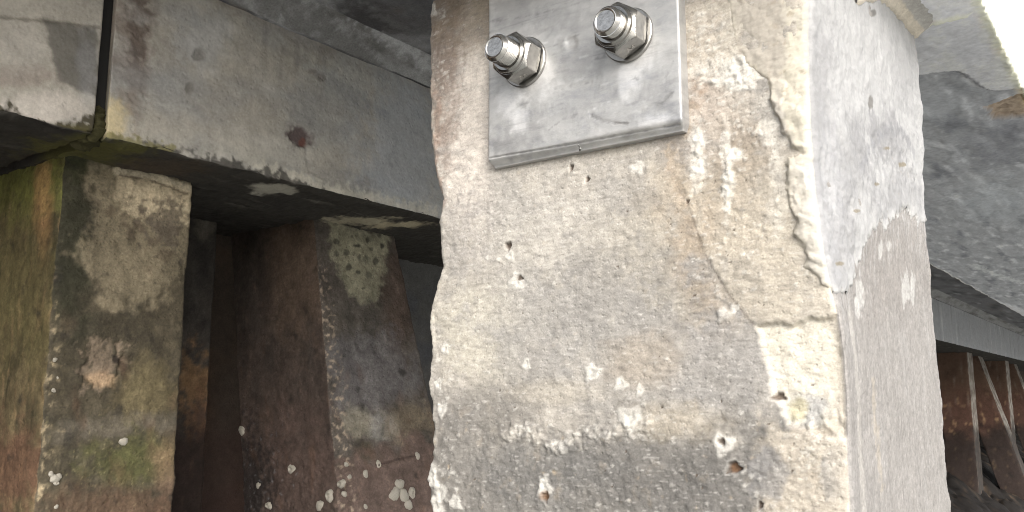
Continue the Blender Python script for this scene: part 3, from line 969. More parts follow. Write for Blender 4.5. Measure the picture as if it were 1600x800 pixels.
def eb_colour(g):
    n = len(g.A)
    col = np.tile(srgb(224, 221, 214, .95), (n, 1))  # side faces coloured near white so the outer one looks overexposed
    f = g.fe
    K = 2.6
    c = np.tile(srgb(140, 140, 143, K), (len(f.S), 1))
    c = mix(c, sstep(-.1, .9, f.n(.10, 4, 3, 2, .8)) * .5, srgb(122, 123, 127, K))
    d = np.tile(srgb(112, 113, 116, K), (len(f.S), 1))
    d = mix(d, sstep(0, .9, f.n(.06, 5, 4, 3, .8)) * .6, srgb(84, 86, 90, K))
    d = mix(d, sstep(.2, 1., f.n(.05, 5, 5, 3, .7)) * .6, srgb(142, 143, 145, K))
    d = mix(d, sstep(.1, .8, f.n(.05, 6, 15, 2.5, .7)) * .6, srgb(156, 157, 160, K))
    d = mix(d, sstep(.1, .8, f.n(.06, 6, 16, 3.2, .8)) * .6, srgb(62, 64, 70, K))
    d = mix(d, f.blob(1560, 230, 50, 40, 1, .5) * .6, srgb(88, 89, 94, K))
    d = mix(d, f.blob(1470, 170, 40, 25, 1, .5) * .5, srgb(118, 120, 124, K))
    d = mix(d, f.blob(1560, 320, 60, 30, 1, .5) * .5, srgb(126, 129, 133, K))
    d = mix(d, f.line([(1520, 415), (1560, 432), (1600, 444), (1660, 450)], .02, .02) * .5, srgb(148, 150, 150, K))
    m = g.eb_s[:, None]
    c = c * (1 - m) + d * m
    c = mix(c, f.line([(1488, 112), (1505, 116), (1530, 134), (1548, 144), (1600, 141)], .004, .003) * .7, srgb(50, 50, 54, K))
    pc = np.tile(srgb(118, 106, 94, K), (len(f.S), 1))
    pc = mix(pc, sstep(0, .8, f.n(.02, 4, 6)), srgb(84, 74, 64, K))
    m = g.eb_p[:, None]; c = c * (1 - m) + pc * m
    c = mix(c, f.line([(1424, 48), (1455, 38), (1475, 30), (1510, 24)], .007, .006) * .7, srgb(190, 174, 150, K * .7))
    e = sstep(EB0 + .02, EB0 + .002, f.Z + .004 * f.w2)
    c = mix(c, e * .6, srgb(188, 172, 140, K * .7))
    c = c * (1 + .10 * f.n(.03, 4, 20, 2.4, .8) + .07 * f.n(.008, 3, 21))[:, None]
    col[g.sf] = np.minimum(c, .70)
    return col


prof = profile([(EB0, 1.56), (EB0, ZE), (EB1, ZE), (EB1, 1.56)], [16, 150, 16, 4], ['face', 'soffit', 'inner', 'top'], .006, 3)
rows = steps((.62, 1.0, .02), (1.0, 2.4, .0035), (2.4, 5.0, .02), (5.0, 12, .08), (12, U_MAX, .4))  # beam cut short out of view so light reaches the pile front
eb, _ = prism('edge_beam', prof, rows, AX_BEAM, M_BEAM, None, (0, 0, 0), None, eb_height, eb_colour, 3)
tag(eb, 'grey concrete edge beam overhead with scraped underside, resting on the pale near pile', 'beam', kind='thing')


# ================================================================= deck slab
def on_deck(px, py):
    q = cast(px, py, 2, ZS); return q[0], q[1]


def deck_height(g):
    return .004 * fbm(g.P, g.L, .3, 4, 5) + .0025 * fbm(g.P, g.L, .06, 4, 8)


def deck_colour(g):
    n = len(g.A)
    f = Feat(g.L, g.P, lambda x, y: (0, 0), 131, 4)
    c = np.tile(srgb(80, 80, 82, KI), (n, 1))
    c = mix(c, sstep(-.2, .7, f.n(.25, 5, 1, 2.5, .8)) * .85, srgb(44, 44, 46, KI))
    c = mix(c, sstep(.2, .9, f.n(.2, 5, 2, 3, .7)) * .7, srgb(120, 121, 122, KI))
    c = mix(c, sstep(.3, 1., f.n(.12, 5, 3)) * .4, srgb(84, 74, 64, KI))
    hm = (g.F == 'haunch')
    hc = mix(np.tile(srgb(104, 104, 104, KI), (n, 1)), sstep(-.2, .6, f.n(.16, 6, 4, 3, .7)) * .8, srgb(62, 60, 58, KI))
    hc = mix(hc, sstep(.2, .8, f.n(.10, 5, 5, 2, .8)) * .5, srgb(124, 124, 124, KI))
    c = np.where(hm[:, None], hc, c)
    g.hm = hm
    f2 = Feat(g.L, g.A, on_deck, 135, 3)
    c = mix(c, f2.blob(600, 40, 70, 30, .9, .5) * .7 * (~hm), srgb(58, 56, 56, KI))
    c = mix(c, f2.line([(520, -40), (560, 30), (640, 90), (690, 120)], .10, .10) * .6 * (~hm), srgb(36, 35, 36, KI))
    c = mix(c, f2.blob(470, -10, 60, 30, 1., .9, .7) * .5 * (~hm), srgb(120, 120, 121, KI))
    c = mix(c, f2.blob(640, 70, 50, 14, 1., .9, .7) * .5 * (~hm), srgb(108, 108, 109, KI))
    f3 = Feat(g.L, g.B, lambda x, y: cast(x, y, 1, 2.2)[[0, 2]], 136, 3)
    c = mix(c, f3.blob(562, 93, 26, 8, .8, .5) * hm * .9, srgb(34, 30, 30, KI))
    c = mix(c, f3.line([(330, -10), (470, 50), (560, 92), (670, 130)], .012, .012) * hm * .6, srgb(58, 50, 44, KI))
    c = mix(c, f3.line([(400, -10), (470, 22), (540, 62), (600, 92)], .05, .05) * hm * .5, srgb(52, 50, 48, KI))
    c = mix(c, f3.line([(470, -10), (540, 30), (600, 64), (670, 108)], .02, .03) * hm * .6, srgb(132, 132, 134, KI))
    return c


prof = profile([(EB1 + .004, 1.56), (EB1 + .004, ZS), (2.15, ZS), (2.250, 1.224), (3.0, 1.224), (3.1, ZS), (5.2, ZS), (5.2, 1.56)], [2, 110, 14, 4, 2, 10, 2, 4],
               ['inner', 'soffit', 'haunch', 'hidden', 'haunch2', 'soffit2', 'back', 'top'], .006, 2)
rows = steps((U_MIN, 4.2, .012), (4.2, 14, .10), (14, U_MAX, .3))
deck, _ = prism('deck_slab', prof, rows, AX_BEAM, M_DARK, None, (0, 0, 0), None, deck_height, deck_colour, 5)
tag(deck, 'dark stained concrete deck slab forming the ceiling behind the pale pile', 'slab', kind='thing')


# ================================================================= cap beam in two lengths
def on_beam(px, py):
    q = cast(px, py, 1, VB0); return q[0], q[2]


def on_bsoffit(px, py):
    q = cast(px, py, 2, ZB0); return q[0], q[1]


GAP_R = on_beam(176, 90)[0]
GAP_L = on_beam(155, 90)[0]


def bm_height(g):
    h = .004 * fbm(g.P, g.L, .25, 4, 5 + g.seed) + .0018 * fbm(g.P, g.L, .04, 4, 8 + g.seed)
    fm = g.F == 'face'; sm = g.F == 'soffit'
    g.fm, g.sm = fm, sm
    f = g.ff = Feat(g.L[fm], g.B[fm], on_beam, 141 + g.seed, 2.2)
    s = g.fs = Feat(g.L[sm], g.A[sm], on_bsoffit, 161 + g.seed, 2.2)
    # broken lower arris
    e = np.exp(-((g.A - VB0) / .03) ** 2) * np.exp(-((g.B - ZB0) / .035) ** 2)
    h += e * (.014 * fbm(g.P * .2, g.L, .10, 4, 44 + g.seed) - .006)
    hs = h[sm]; hs += .008 * s.n(.08, 4, 2, 2.0, .8) + .004 * s.n(.025, 3, 3)
    h[sm] = hs
    hf = h[fm]
    if g.seed == 1:
        hf -= .010 * f.poly([(0, 188), (14, 172), (60, 190), (100, 206), (150, 208), (150, 300), (-60, 300), (-60, 160)], .004, .012, .008)
        hf -= .004 * f.line([(-40, 22), (60, 30), (155, 42)], .008, .003)
        # the left length is more broken along its lower edge
    else:
        hf -= .006 * f.blob(205, 75, 32, 90, .8, .6) * np.abs(f.n(.05, 4, 9))
        hf -= .004 * (f.blob(310, 86, 7, 7, .8, .6) + f.blob(297, 136, 6, 9, .8, .6))
        hf -= .012 * f.blob(472, 214, 14, 14, .7, .6)
        hf -= .001 * f.line([(478, 225), (477, 245), (483, 268), (510, 282)], .006, .004)
    h[fm] = hf
    return h


def bm_colour(g):
    n = len(g.A)
    col = np.tile(srgb(84, 80, 74, KI), (n, 1))
    f, s = g.ff, g.fs
    c = np.tile(srgb(120, 116, 109, KI), (len(f.S), 1))
    c = mix(c, sstep(-.1, .9, f.n(.25, 5, 1, 1.6, 1)) * .6, srgb(96, 95, 94, KI))
    c = mix(c, sstep(.1, .9, f.n(.12, 5, 2)) * .5, srgb(126, 123, 118, KI))
    c = mix(c, sstep(.4, 1.0, f.n(.05, 5, 3)) * .35, srgb(88, 82, 78, KI))
    if g.seed == 1:
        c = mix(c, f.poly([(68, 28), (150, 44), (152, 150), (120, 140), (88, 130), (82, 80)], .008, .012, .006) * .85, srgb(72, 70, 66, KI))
        c = mix(c, f.blob(60, 168, 90, 22, .8, .5) * .7, srgb(142, 136, 130, KI))
        c = mix(c, f.blob(20, 120, 60, 18, .9, .5) * .4, srgb(90, 78, 72, KI))
        c = mix(c, f.blob(30, 70, 40, 40, .9, .4) * .4, srgb(124, 120, 115, KI))
        c = mix(c, f.line([(-40, 24), (60, 31), (155, 42)], .007, .004) * .5, srgb(70, 66, 60, KI))
        c = mix(c, f.blob(138, 110, 16, 60, .8, .6) * .4, srgb(104, 104, 106, KI))
        c = mix(c, f.poly([(-80, 174), (20, 178), (60, 192), (110, 196), (150, 180), (150, 330), (-80, 330)], .006, .034, .030) * .9, srgb(42, 38, 26, KI))
        c = mix(c, f.blob(110, 206, 50, 12, .8, .6) * .6, srgb(66, 62, 36, KI))
    else:
        runs = sstep(.05, .7, f.n(.07, 5, 50, .6, 7)) * sstep(.95, 1.2, f.Z + .06 * f.w1)
        c = mix(c, runs * .45, srgb(74, 71, 67, KI))
        c = mix(c, sstep(.1, .8, f.n(.30, 6, 51, 1.8, .7)) * .5, srgb(86, 86, 86, KI))
        c = mix(c, sstep(.55, .9, f.n(.016, 4, 52)) * .5, srgb(60, 57, 54, KI))
        c = mix(c, f.blob(205, 70, 34, 95, .8, .6, .4) * .65, srgb(82, 72, 66, KI))
        c = mix(c, f.blob(216, 40, 14, 60, .7, .9, .9) * .6, srgb(56, 46, 42, KI))
        c = mix(c, f.blob(318, 60, 38, 46, .9, .5) * .6, srgb(128, 128, 128, KI))
        c = mix(c, f.line([(330, -10), (470, 60), (560, 102), (670, 142)], .04, .03) * .45, srgb(84, 78, 72, KI))
        c = mix(c, f.line([(440, 80), (500, 112), (560, 150), (600, 175)], .03, .03) * .4, srgb(86, 84, 80, KI))
        c = mix(c, sstep(-.1, .7, f.n(.18, 6, 30, 1.4, .9)) * .45, srgb(104, 105, 106, KI))
        c = mix(c, sstep(.1, .8, f.n(.09, 6, 31, 1.8, .8)) * .4, srgb(138, 136, 132, KI))
        c = mix(c, f.blob(640, 240, 70, 140, 1, .4) * .6, srgb(114, 118, 124, KI))  # bluish patch, lightened to make up for weak light under the deck
        c = mix(c, f.blob(560, 120, 60, 40, 1, .5) * .4, srgb(118, 119, 118, KI))
        c = mix(c, f.blob(420, 232, 110, 24, 1, .5) * .5, srgb(128, 125, 118, KI))
        c = mix(c, f.line([(410, 262), (520, 296), (680, 332)], .03, .03) * .6, srgb(138, 134, 124, KI))
        c = mix(c, f.blob(520, 170, 70, 60, 1, .4) * .35, srgb(100, 102, 104, KI))
        for a, b, r1, r2 in [(310, 86, 9, 9), (297, 136, 7, 10), (502, 122, 7, 8), (488, 112, 8, 4)]:
            c = mix(c, f.blob(a, b, r1, r2, .9, .5) * .55, srgb(74, 70, 66, KI))
        c = mix(c, f.blob(470, 212, 17, 15, .9, .7, .6) * .9, srgb(60, 50, 50, KI))
        c = mix(c, f.blob(476, 222, 5, 7, .8, .6) * .9, srgb(80, 54, 48, KI))
        c = mix(c, f.line([(478, 228), (477, 245), (483, 268), (512, 283)], .005, .006) * .4, srgb(82, 80, 76, KI))
        c = mix(c, f.poly([(190, 226), (262, 226), (330, 244), (420, 268), (520, 300), (520, 330), (180, 260)], .01, .03, .03) * .85, srgb(46, 44, 42, KI))
        c = mix(c, f.blob(168, 190, 28, 34, .9, .5) * .8, srgb(148, 136, 108, KI))
        c = mix(c, f.line([(160, 212), (220, 222), (270, 234)], .016, .02) * .75, srgb(84, 80, 48, KI))
        c = mix(c, f.blob(150, 180, 8, 40, .8, .4) * .8, srgb(70, 74, 36, KI))
        c = mix(c, sstep(4, 8, f.S) * .75, srgb(134, 136, 141, KI))  # far length coloured paler to make up for the missing light
        c = mix(c, sstep(.2, .8, f.n(.16, 5, 9, 1, 6)) * .6 * sstep(4, 9, f.S), srgb(160, 160, 160, KI))
        c = mix(c, sstep(.2, .8, f.n(.16, 5, 10, 1, 6)) * .6 * sstep(4, 9, f.S), srgb(84, 84, 86, KI))
    c = c * (1 + .08 * f.n(.04, 4, 70) + .07 * f.n(.012, 3, 71))[:, None]
    col[g.fm] = c
    c = np.tile(srgb(40, 38, 35, KI), (len(s.S), 1))  # underside coloured darker to deepen the contact shade
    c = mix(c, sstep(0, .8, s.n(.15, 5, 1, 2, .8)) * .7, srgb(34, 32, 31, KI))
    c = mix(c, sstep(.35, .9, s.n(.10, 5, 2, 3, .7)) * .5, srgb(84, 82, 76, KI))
    c = mix(c, s.blob(130, 235, 90, 22, .9, .6) * .7, srgb(64, 62, 30, KI))
    c = mix(c, s.blob(425, 296, 34, 7, .7, .8) * .9, srgb(120, 117, 108, KI))
    c = mix(c, s.blob(555, 345, 60, 6, .7, .8) * .8, srgb(122, 116, 100, KI))
    c = mix(c, s.blob(620, 352, 40, 5, .7, .8) * .8, srgb(128, 120, 102, KI))
    c = mix(c, s.blob(250, 262, 70, 12, .9, .5) * .6, srgb(52, 44, 36, KI))
    col[g.sm] = c
    return col


prof = profile([(VB0, ZB1), (VB0, ZB0), (VB1, ZB0), (VB1, ZB1)], [140, 90, 6, 4], ['face', 'soffit', 'back', 'top'], .010, 3)
rows = steps((GAP_R, 3.9, .0045), (3.9, 12, .10), (12, 26, .06), (26, U_MAX, .4))
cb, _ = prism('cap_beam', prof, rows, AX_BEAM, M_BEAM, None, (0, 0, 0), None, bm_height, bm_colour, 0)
tag(cb, 'long grey cap beam with a rust spot, right of the black joint', 'beam', 'lengths of cap beam', kind='thing')
rows = steps((U_MIN, GAP_L, .0045))
cb2, _ = prism('cap_beam', prof, rows, AX_BEAM, M_BEAM, None, (0, 0, 0), None, bm_height, bm_colour, 1)
tag(cb2, 'grey cap beam end with a dark square stain, left of the black joint', 'beam', 'lengths of cap beam', kind='thing')


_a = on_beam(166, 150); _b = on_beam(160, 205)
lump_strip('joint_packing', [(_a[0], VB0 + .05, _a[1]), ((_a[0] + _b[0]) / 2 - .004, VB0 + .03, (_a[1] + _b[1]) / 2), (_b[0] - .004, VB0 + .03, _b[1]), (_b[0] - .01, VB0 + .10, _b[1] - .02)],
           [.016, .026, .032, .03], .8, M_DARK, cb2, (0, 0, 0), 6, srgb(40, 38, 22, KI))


def joint_shade_board():  # added black block, stands in for the shade inside the gap
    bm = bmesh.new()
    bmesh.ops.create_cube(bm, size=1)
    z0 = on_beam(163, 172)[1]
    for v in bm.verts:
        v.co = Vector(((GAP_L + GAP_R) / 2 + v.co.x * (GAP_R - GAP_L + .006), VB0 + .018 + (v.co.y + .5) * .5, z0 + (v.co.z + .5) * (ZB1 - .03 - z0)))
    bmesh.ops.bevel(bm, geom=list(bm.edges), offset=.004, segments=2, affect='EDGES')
    me = bpy.data.meshes.new('joint_shade_board'); bm.to_mesh(me); bm.free()
    m, nt, N, Lk, bs = new_mat('joint_shade_black')
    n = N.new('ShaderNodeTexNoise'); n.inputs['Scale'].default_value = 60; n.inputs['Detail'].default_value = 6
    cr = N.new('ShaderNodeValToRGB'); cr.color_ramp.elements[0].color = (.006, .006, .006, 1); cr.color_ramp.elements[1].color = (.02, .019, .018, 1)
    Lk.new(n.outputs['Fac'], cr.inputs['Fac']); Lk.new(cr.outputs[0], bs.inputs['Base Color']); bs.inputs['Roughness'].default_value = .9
    return link_mesh('joint_shade_board', me, m, cb2)


joint_shade_board()

# ================================================================= piles under the cap beam
ZT = .72       # piles run up into the cap beam


def make_pile(name, u0, u1, v0, v1, lu, lv, mat, segs, rows, colour, label, group, seed, amp=1.0, cat='pile', hfun=None, zbase=-2.4, fl=0.0):
    """square pile; leans by (lu, lv) metres per metre of drop"""
    ax = lambda A, B, L: (A + lu * (ZB0 - L) + fl * np.clip(ZB0 - L, 0, 1.3) * (A - u0) / (u1 - u0), B + lv * (ZB0 - L), L)
    base = ax((u0 + u1) / 2, (v0 + v1) / 2, zbase)
    root = empty(name, base)
    tag(root, label, cat, group)

    def sv_right(px, py):
        d = ray(px, py); t = (v0 + lv * ZB0) / (d[1] + lv * d[2]); q = d * t
        dd = ZB0 - q[2]
        return u0 + (q[0] - lu * dd - u0) / (1 + fl * min(max(dd, 0), 1.3) / (u1 - u0)), q[2]

    def sv_front(px, py):
        d = ray(px, py); t = (u0 + lu * ZB0) / (d[0] + lu * d[2]); q = d * t
        return q[1] - lv * (ZB0 - q[2]), q[2]

    def height(g):
        h = amp * (.004 * fbm(g.P, g.L, .2, 4, 5 + seed) + .0025 * fbm(g.P, g.L, .04, 4, 8 + seed))
        g.fm, g.rm = g.F == 'front', g.F == 'right'
        g.ff = Feat(g.B[g.fm], g.L[g.fm], sv_front, 201 + seed, 2.4)
        g.fr = Feat(g.A[g.rm], g.L[g.rm], sv_right, 231 + seed, 2.4)
        ca = np.exp(-((g.A - u0) / .02) ** 2) * np.exp(-((g.B - v0) / .02) ** 2)
        h = h + ca * amp * (.008 * fbm(g.P, g.L, .05, 4, 12 + seed) - .004)
        low = sstep(.0, -.5, g.L)
        h = h + low * amp * .005 * np.abs(fbm(g.P, g.L, .03, 4, 18 + seed))
        if hfun: hfun(g, h)
        return h
    prof = profile([(u0, v1), (u0, v0), (u1, v0), (u1, v1)], segs, ['front', 'right', 'back', 'left'], .012, 3)
    o, g = prism('shaft', prof, rows, ax, mat, root, base, None, height, colour, seed)
    root['_'] = 0; del root['_']
    return root, base, sv_front, sv_right, ax


def tide(f, z0, soft=.12):
    return sstep(z0 + soft, z0 - soft, f.Z + .10 * f.n(.25, 4, 40) + .04 * f.n(.06, 4, 41))


# ---- pile at the left edge of the picture
u0, z_ = None, None
pA = cast(78, 500, 1, 2.52); pB = cast(288, 500, 1, 2.52)
P1U0, P1U1, P1V0, P1V1 = pA[0], pB[0], 2.52, 2.98


def p1_h(g, h):
    r = g.fr
    hr = h[g.rm]
    hr -= .010 * r.blob(163, 572, 36, 34, .5, .5)
    hr -= .005 * r.line([(196, 548), (190, 570), (180, 600)], .008, .004)
    h[g.rm] = hr
    m = r.poly([(178, 262), (303, 292), (300, 420), (240, 470), (150, 470), (120, 380), (150, 300)], .02, .03, .02)
    hr = h[g.rm]; hr += .006 * m; h[g.rm] = hr


def p1_col(g):
    K = KI
    col = np.tile(srgb(52, 46, 38, K), (len(g.A), 1))
    r = g.fr
    c = np.tile(srgb(58, 52, 40, K), (len(r.S), 1))
    c = mix(c, sstep(-.1, .8, r.n(.15, 5, 1)) * .7, srgb(44, 42, 34, K))
    c = mix(c, sstep(.1, .9, r.n(.06, 5, 2)) * .5, srgb(80, 72, 54, K))
    c = mix(c, r.blob(110, 380, 32, 150, .8, .5) * .8, srgb(38, 38, 26, K))
    c = mix(c, r.blob(130, 262, 40, 26, .9, .6) * .8, srgb(44, 46, 26, K))
    c = mix(c, r.poly([(160, 268), (303, 292), (300, 420), (240, 480), (170, 480), (122, 400), (140, 320)], .03, .06, .03) * .8, srgb(106, 96, 76, K))
    c = mix(c, r.poly([(182, 264), (300, 294), (282, 345), (250, 352), (224, 340), (188, 350)], .02, .035, .02) * .9, srgb(152, 138, 112, K))
    c = mix(c, r.line([(180, 268), (240, 276), (300, 296)], .018, .008) * .7, srgb(168, 156, 132, K))
    c = mix(c, r.line([(186, 274), (240, 284), (292, 304)], .004, .004) * .7, srgb(76, 64, 50, K))
    c = mix(c, r.blob(262, 350, 34, 34, .7, .8, .9) * .8, srgb(74, 66, 56, K))
    for a, b, q in [(205, 366, 9), (218, 356, 8), (240, 380, 10), (196, 345, 8), (255, 400, 12), (172, 330, 8), (230, 420, 8)]:
        c = mix(c, r.blob(a, b, q, q, .9, .6, .5) * .6, srgb(74, 64, 50, K))
    c = mix(c, r.blob(163, 574, 36, 34, .5, .8, .7) * .85, srgb(108, 94, 78, K))
    c = mix(c, r.blob(162, 592, 26, 14, .7, .6) * .7, srgb(150, 124, 94, K))
    c = mix(c, r.line([(180, 558), (196, 574), (186, 600)], .012, .008) * .9, srgb(26, 22, 20, K))
    c = mix(c, r.blob(230, 610, 50, 44, .9, .5) * .7, srgb(88, 78, 52, K))
    c = mix(c, r.poly([(90, 658), (282, 645), (282, 668), (90, 690)], .02, .03, .01) * .6, srgb(78, 72, 62, K))
    c = mix(c, r.blob(215, 720, 70, 40, .9, .6) * .8, srgb(66, 66, 34, K))
    c = mix(c, sstep(.3, .9, r.n(.012, 4, 5)) * .7 * r.blob(180, 740, 120, 90, .9, .4), srgb(104, 96, 66, K))
    c = mix(c, r.blob(262, 760, 24, 70, 1.2, .8) * .45, srgb(104, 80, 62, K))
    c = mix(c, r.blob(200, 800, 110, 40, .9, .6) * .6, srgb(74, 54, 40, K))
    c = mix(c, r.line([(66, 470), (70, 570), (62, 640), (70, 700), (50, 800)], .05, .04) * .65 * sstep(.0, .6, r.n(.03, 6, 8, .8, 1.3)), srgb(146, 130, 100, K))
    c = mix(c, r.line([(80, 290), (78, 340), (80, 420)], .03, .03) * .8 * sstep(.0, .7, r.n(.03, 4, 9)), srgb(126, 108, 86, K))
    c = mix(c, sstep(.4, .9, r.n(.02, 4, 10)) * .5, srgb(40, 36, 28, K))
    c = mix(c, tide(r, -.75, .15), srgb(30, 28, 22, K))
    col[g.rm] = c
    f = g.ff
    c = np.tile(srgb(74, 64, 42, K), (len(f.S), 1))
    c = mix(c, sstep(-.1, .7, f.n(.06, 5, 1, .6, 3)) * .85, srgb(50, 46, 30, K))
    c = mix(c, sstep(.1, .8, f.n(.05, 6, 2, .6, 3)) * .7, srgb(112, 90, 60, K))
    c = mix(c, f.blob(40, 275, 70, 60, 1., .5) * .8, srgb(88, 90, 34, K))
    c = mix(c, f.blob(66, 320, 14, 80, .9, .5) * .6, srgb(140, 104, 62, K))
    c = mix(c, f.blob(30, 450, 60, 120, 1, .5) * .6, srgb(72, 66, 36, K))
    c = mix(c, sstep(.25, .9, f.n(.03, 4, 4)) * .6, srgb(44, 40, 26, K))
    c = mix(c, f.blob(20, 740, 60, 80, 1.2, .8) * .75, srgb(76, 52, 38, K))
    c = mix(c, tide(f, -.75, .15), srgb(30, 28, 22, K))
    col[g.fm] = c
    col = col * np.exp(.30 * fbm(g.P, g.L, .12, 5, 60, .8, 1.5) + .26 * fbm(g.P, g.L, .04, 4, 61) + .22 * fbm(g.P, g.L, .012, 3, 62))[:, None]
    rust = sstep(.2, 1.0, fbm(g.P, g.L, .09, 5, 63, .7, 1.6))
    col = mix(col, rust * .4 * sstep(.5, -.2, g.L), srgb(84, 60, 44, KI))
    col = mix(col, sstep(.35, 1.0, fbm(g.P, g.L, .07, 5, 64)) * .7, srgb(30, 28, 25, KI))
    return grey(col, .15) * .68


rows1 = steps((-2.4, -.55, .05), (-.55, ZT, .0045))
p1, p1b, p1f, p1r, p1ax = make_pile('concrete_pile', P1U0, P1U1, P1V0, P1V1, 0, 0, M_DARK, [90, 110, 8, 8], rows1, p1_col,
                                    'mossy green and brown concrete pile below the black joint in the cap beam', 'piles under the cap beam', 1, 1.2, hfun=p1_h)


# ---- pile just behind it
def p3_col(g):
    K = KI
    col = np.tile(srgb(46, 40, 36, K), (len(g.A), 1))
    r = g.fr
    c = np.tile(srgb(52, 48, 44, K), (len(r.S), 1))
    c = mix(c, sstep(0, .8, r.n(.12, 5, 1)) * .7, srgb(36, 34, 32, K))
    c = mix(c, r.blob(318, 356, 18, 20, .9, .5) * .6, srgb(86, 80, 70, K))
    c = mix(c, r.blob(305, 610, 24, 50, 1.1, .9, .8) * .7, srgb(112, 84, 52, K))  # orange light on the pile, put into its colour
    c = mix(c, r.blob(312, 650, 20, 34, 1.1, .9, .8) * .6, srgb(84, 58, 42, K))
    c = mix(c, tide(r, -.12, .08) * .9, srgb(34, 24, 20, K))
    col[g.rm] = c
    col = col * np.exp(.30 * fbm(g.P, g.L, .12, 5, 60, .8, 1.5) + .26 * fbm(g.P, g.L, .04, 4, 61) + .22 * fbm(g.P, g.L, .012, 3, 62))[:, None]
    rust = sstep(.2, 1.0, fbm(g.P, g.L, .09, 5, 63, .7, 1.6))
    col = mix(col, rust * .4 * sstep(.5, -.2, g.L), srgb(84, 60, 44, KI))
    col = mix(col, sstep(.35, 1.0, fbm(g.P, g.L, .07, 5, 64)) * .7, srgb(30, 28, 25, KI))
    return grey(col, .15) * .68


q = cast(338, 400, 1, 3.03)
rows2 = steps((-2.4, -.6, .06), (-.6, ZT, .008))
make_pile('concrete_pile', q[0] - .45, q[0], 3.03, 3.18, 0, 0, M_DARK, [20, 50, 6, 6], rows2, p3_col,
          'dark concrete pile with a painted orange-lit patch, half hidden behind the mossy pile', 'piles under the cap beam', 2)

# ---- raking pile in the middle of the picture
RV0, RV1 = 2.67, 3.22
LV = -.24
qa = cast(490, 345, 1, RV0)
RU0 = qa[0]
qb = cast(617, 372, 1, RV0); RU1 = qb[0]
d = ray(528, 790); t = (RV0 + LV * ZB0) / (d[1] + LV * d[2]); qq = d * t
LU = (qq[0] - RU0) / (ZB0 - qq[2])
dr = ray(662, 578); t = (RV0 + LV * ZB0) / (dr[1] + LV * dr[2]); qr = dr * t; dz = ZB0 - qr[2]
FL = (qr[0] - LU * dz - RU1) / dz
print('flare', FL)
print('raker lean', LU, LV, 'section', RU1 - RU0, RV1 - RV0)


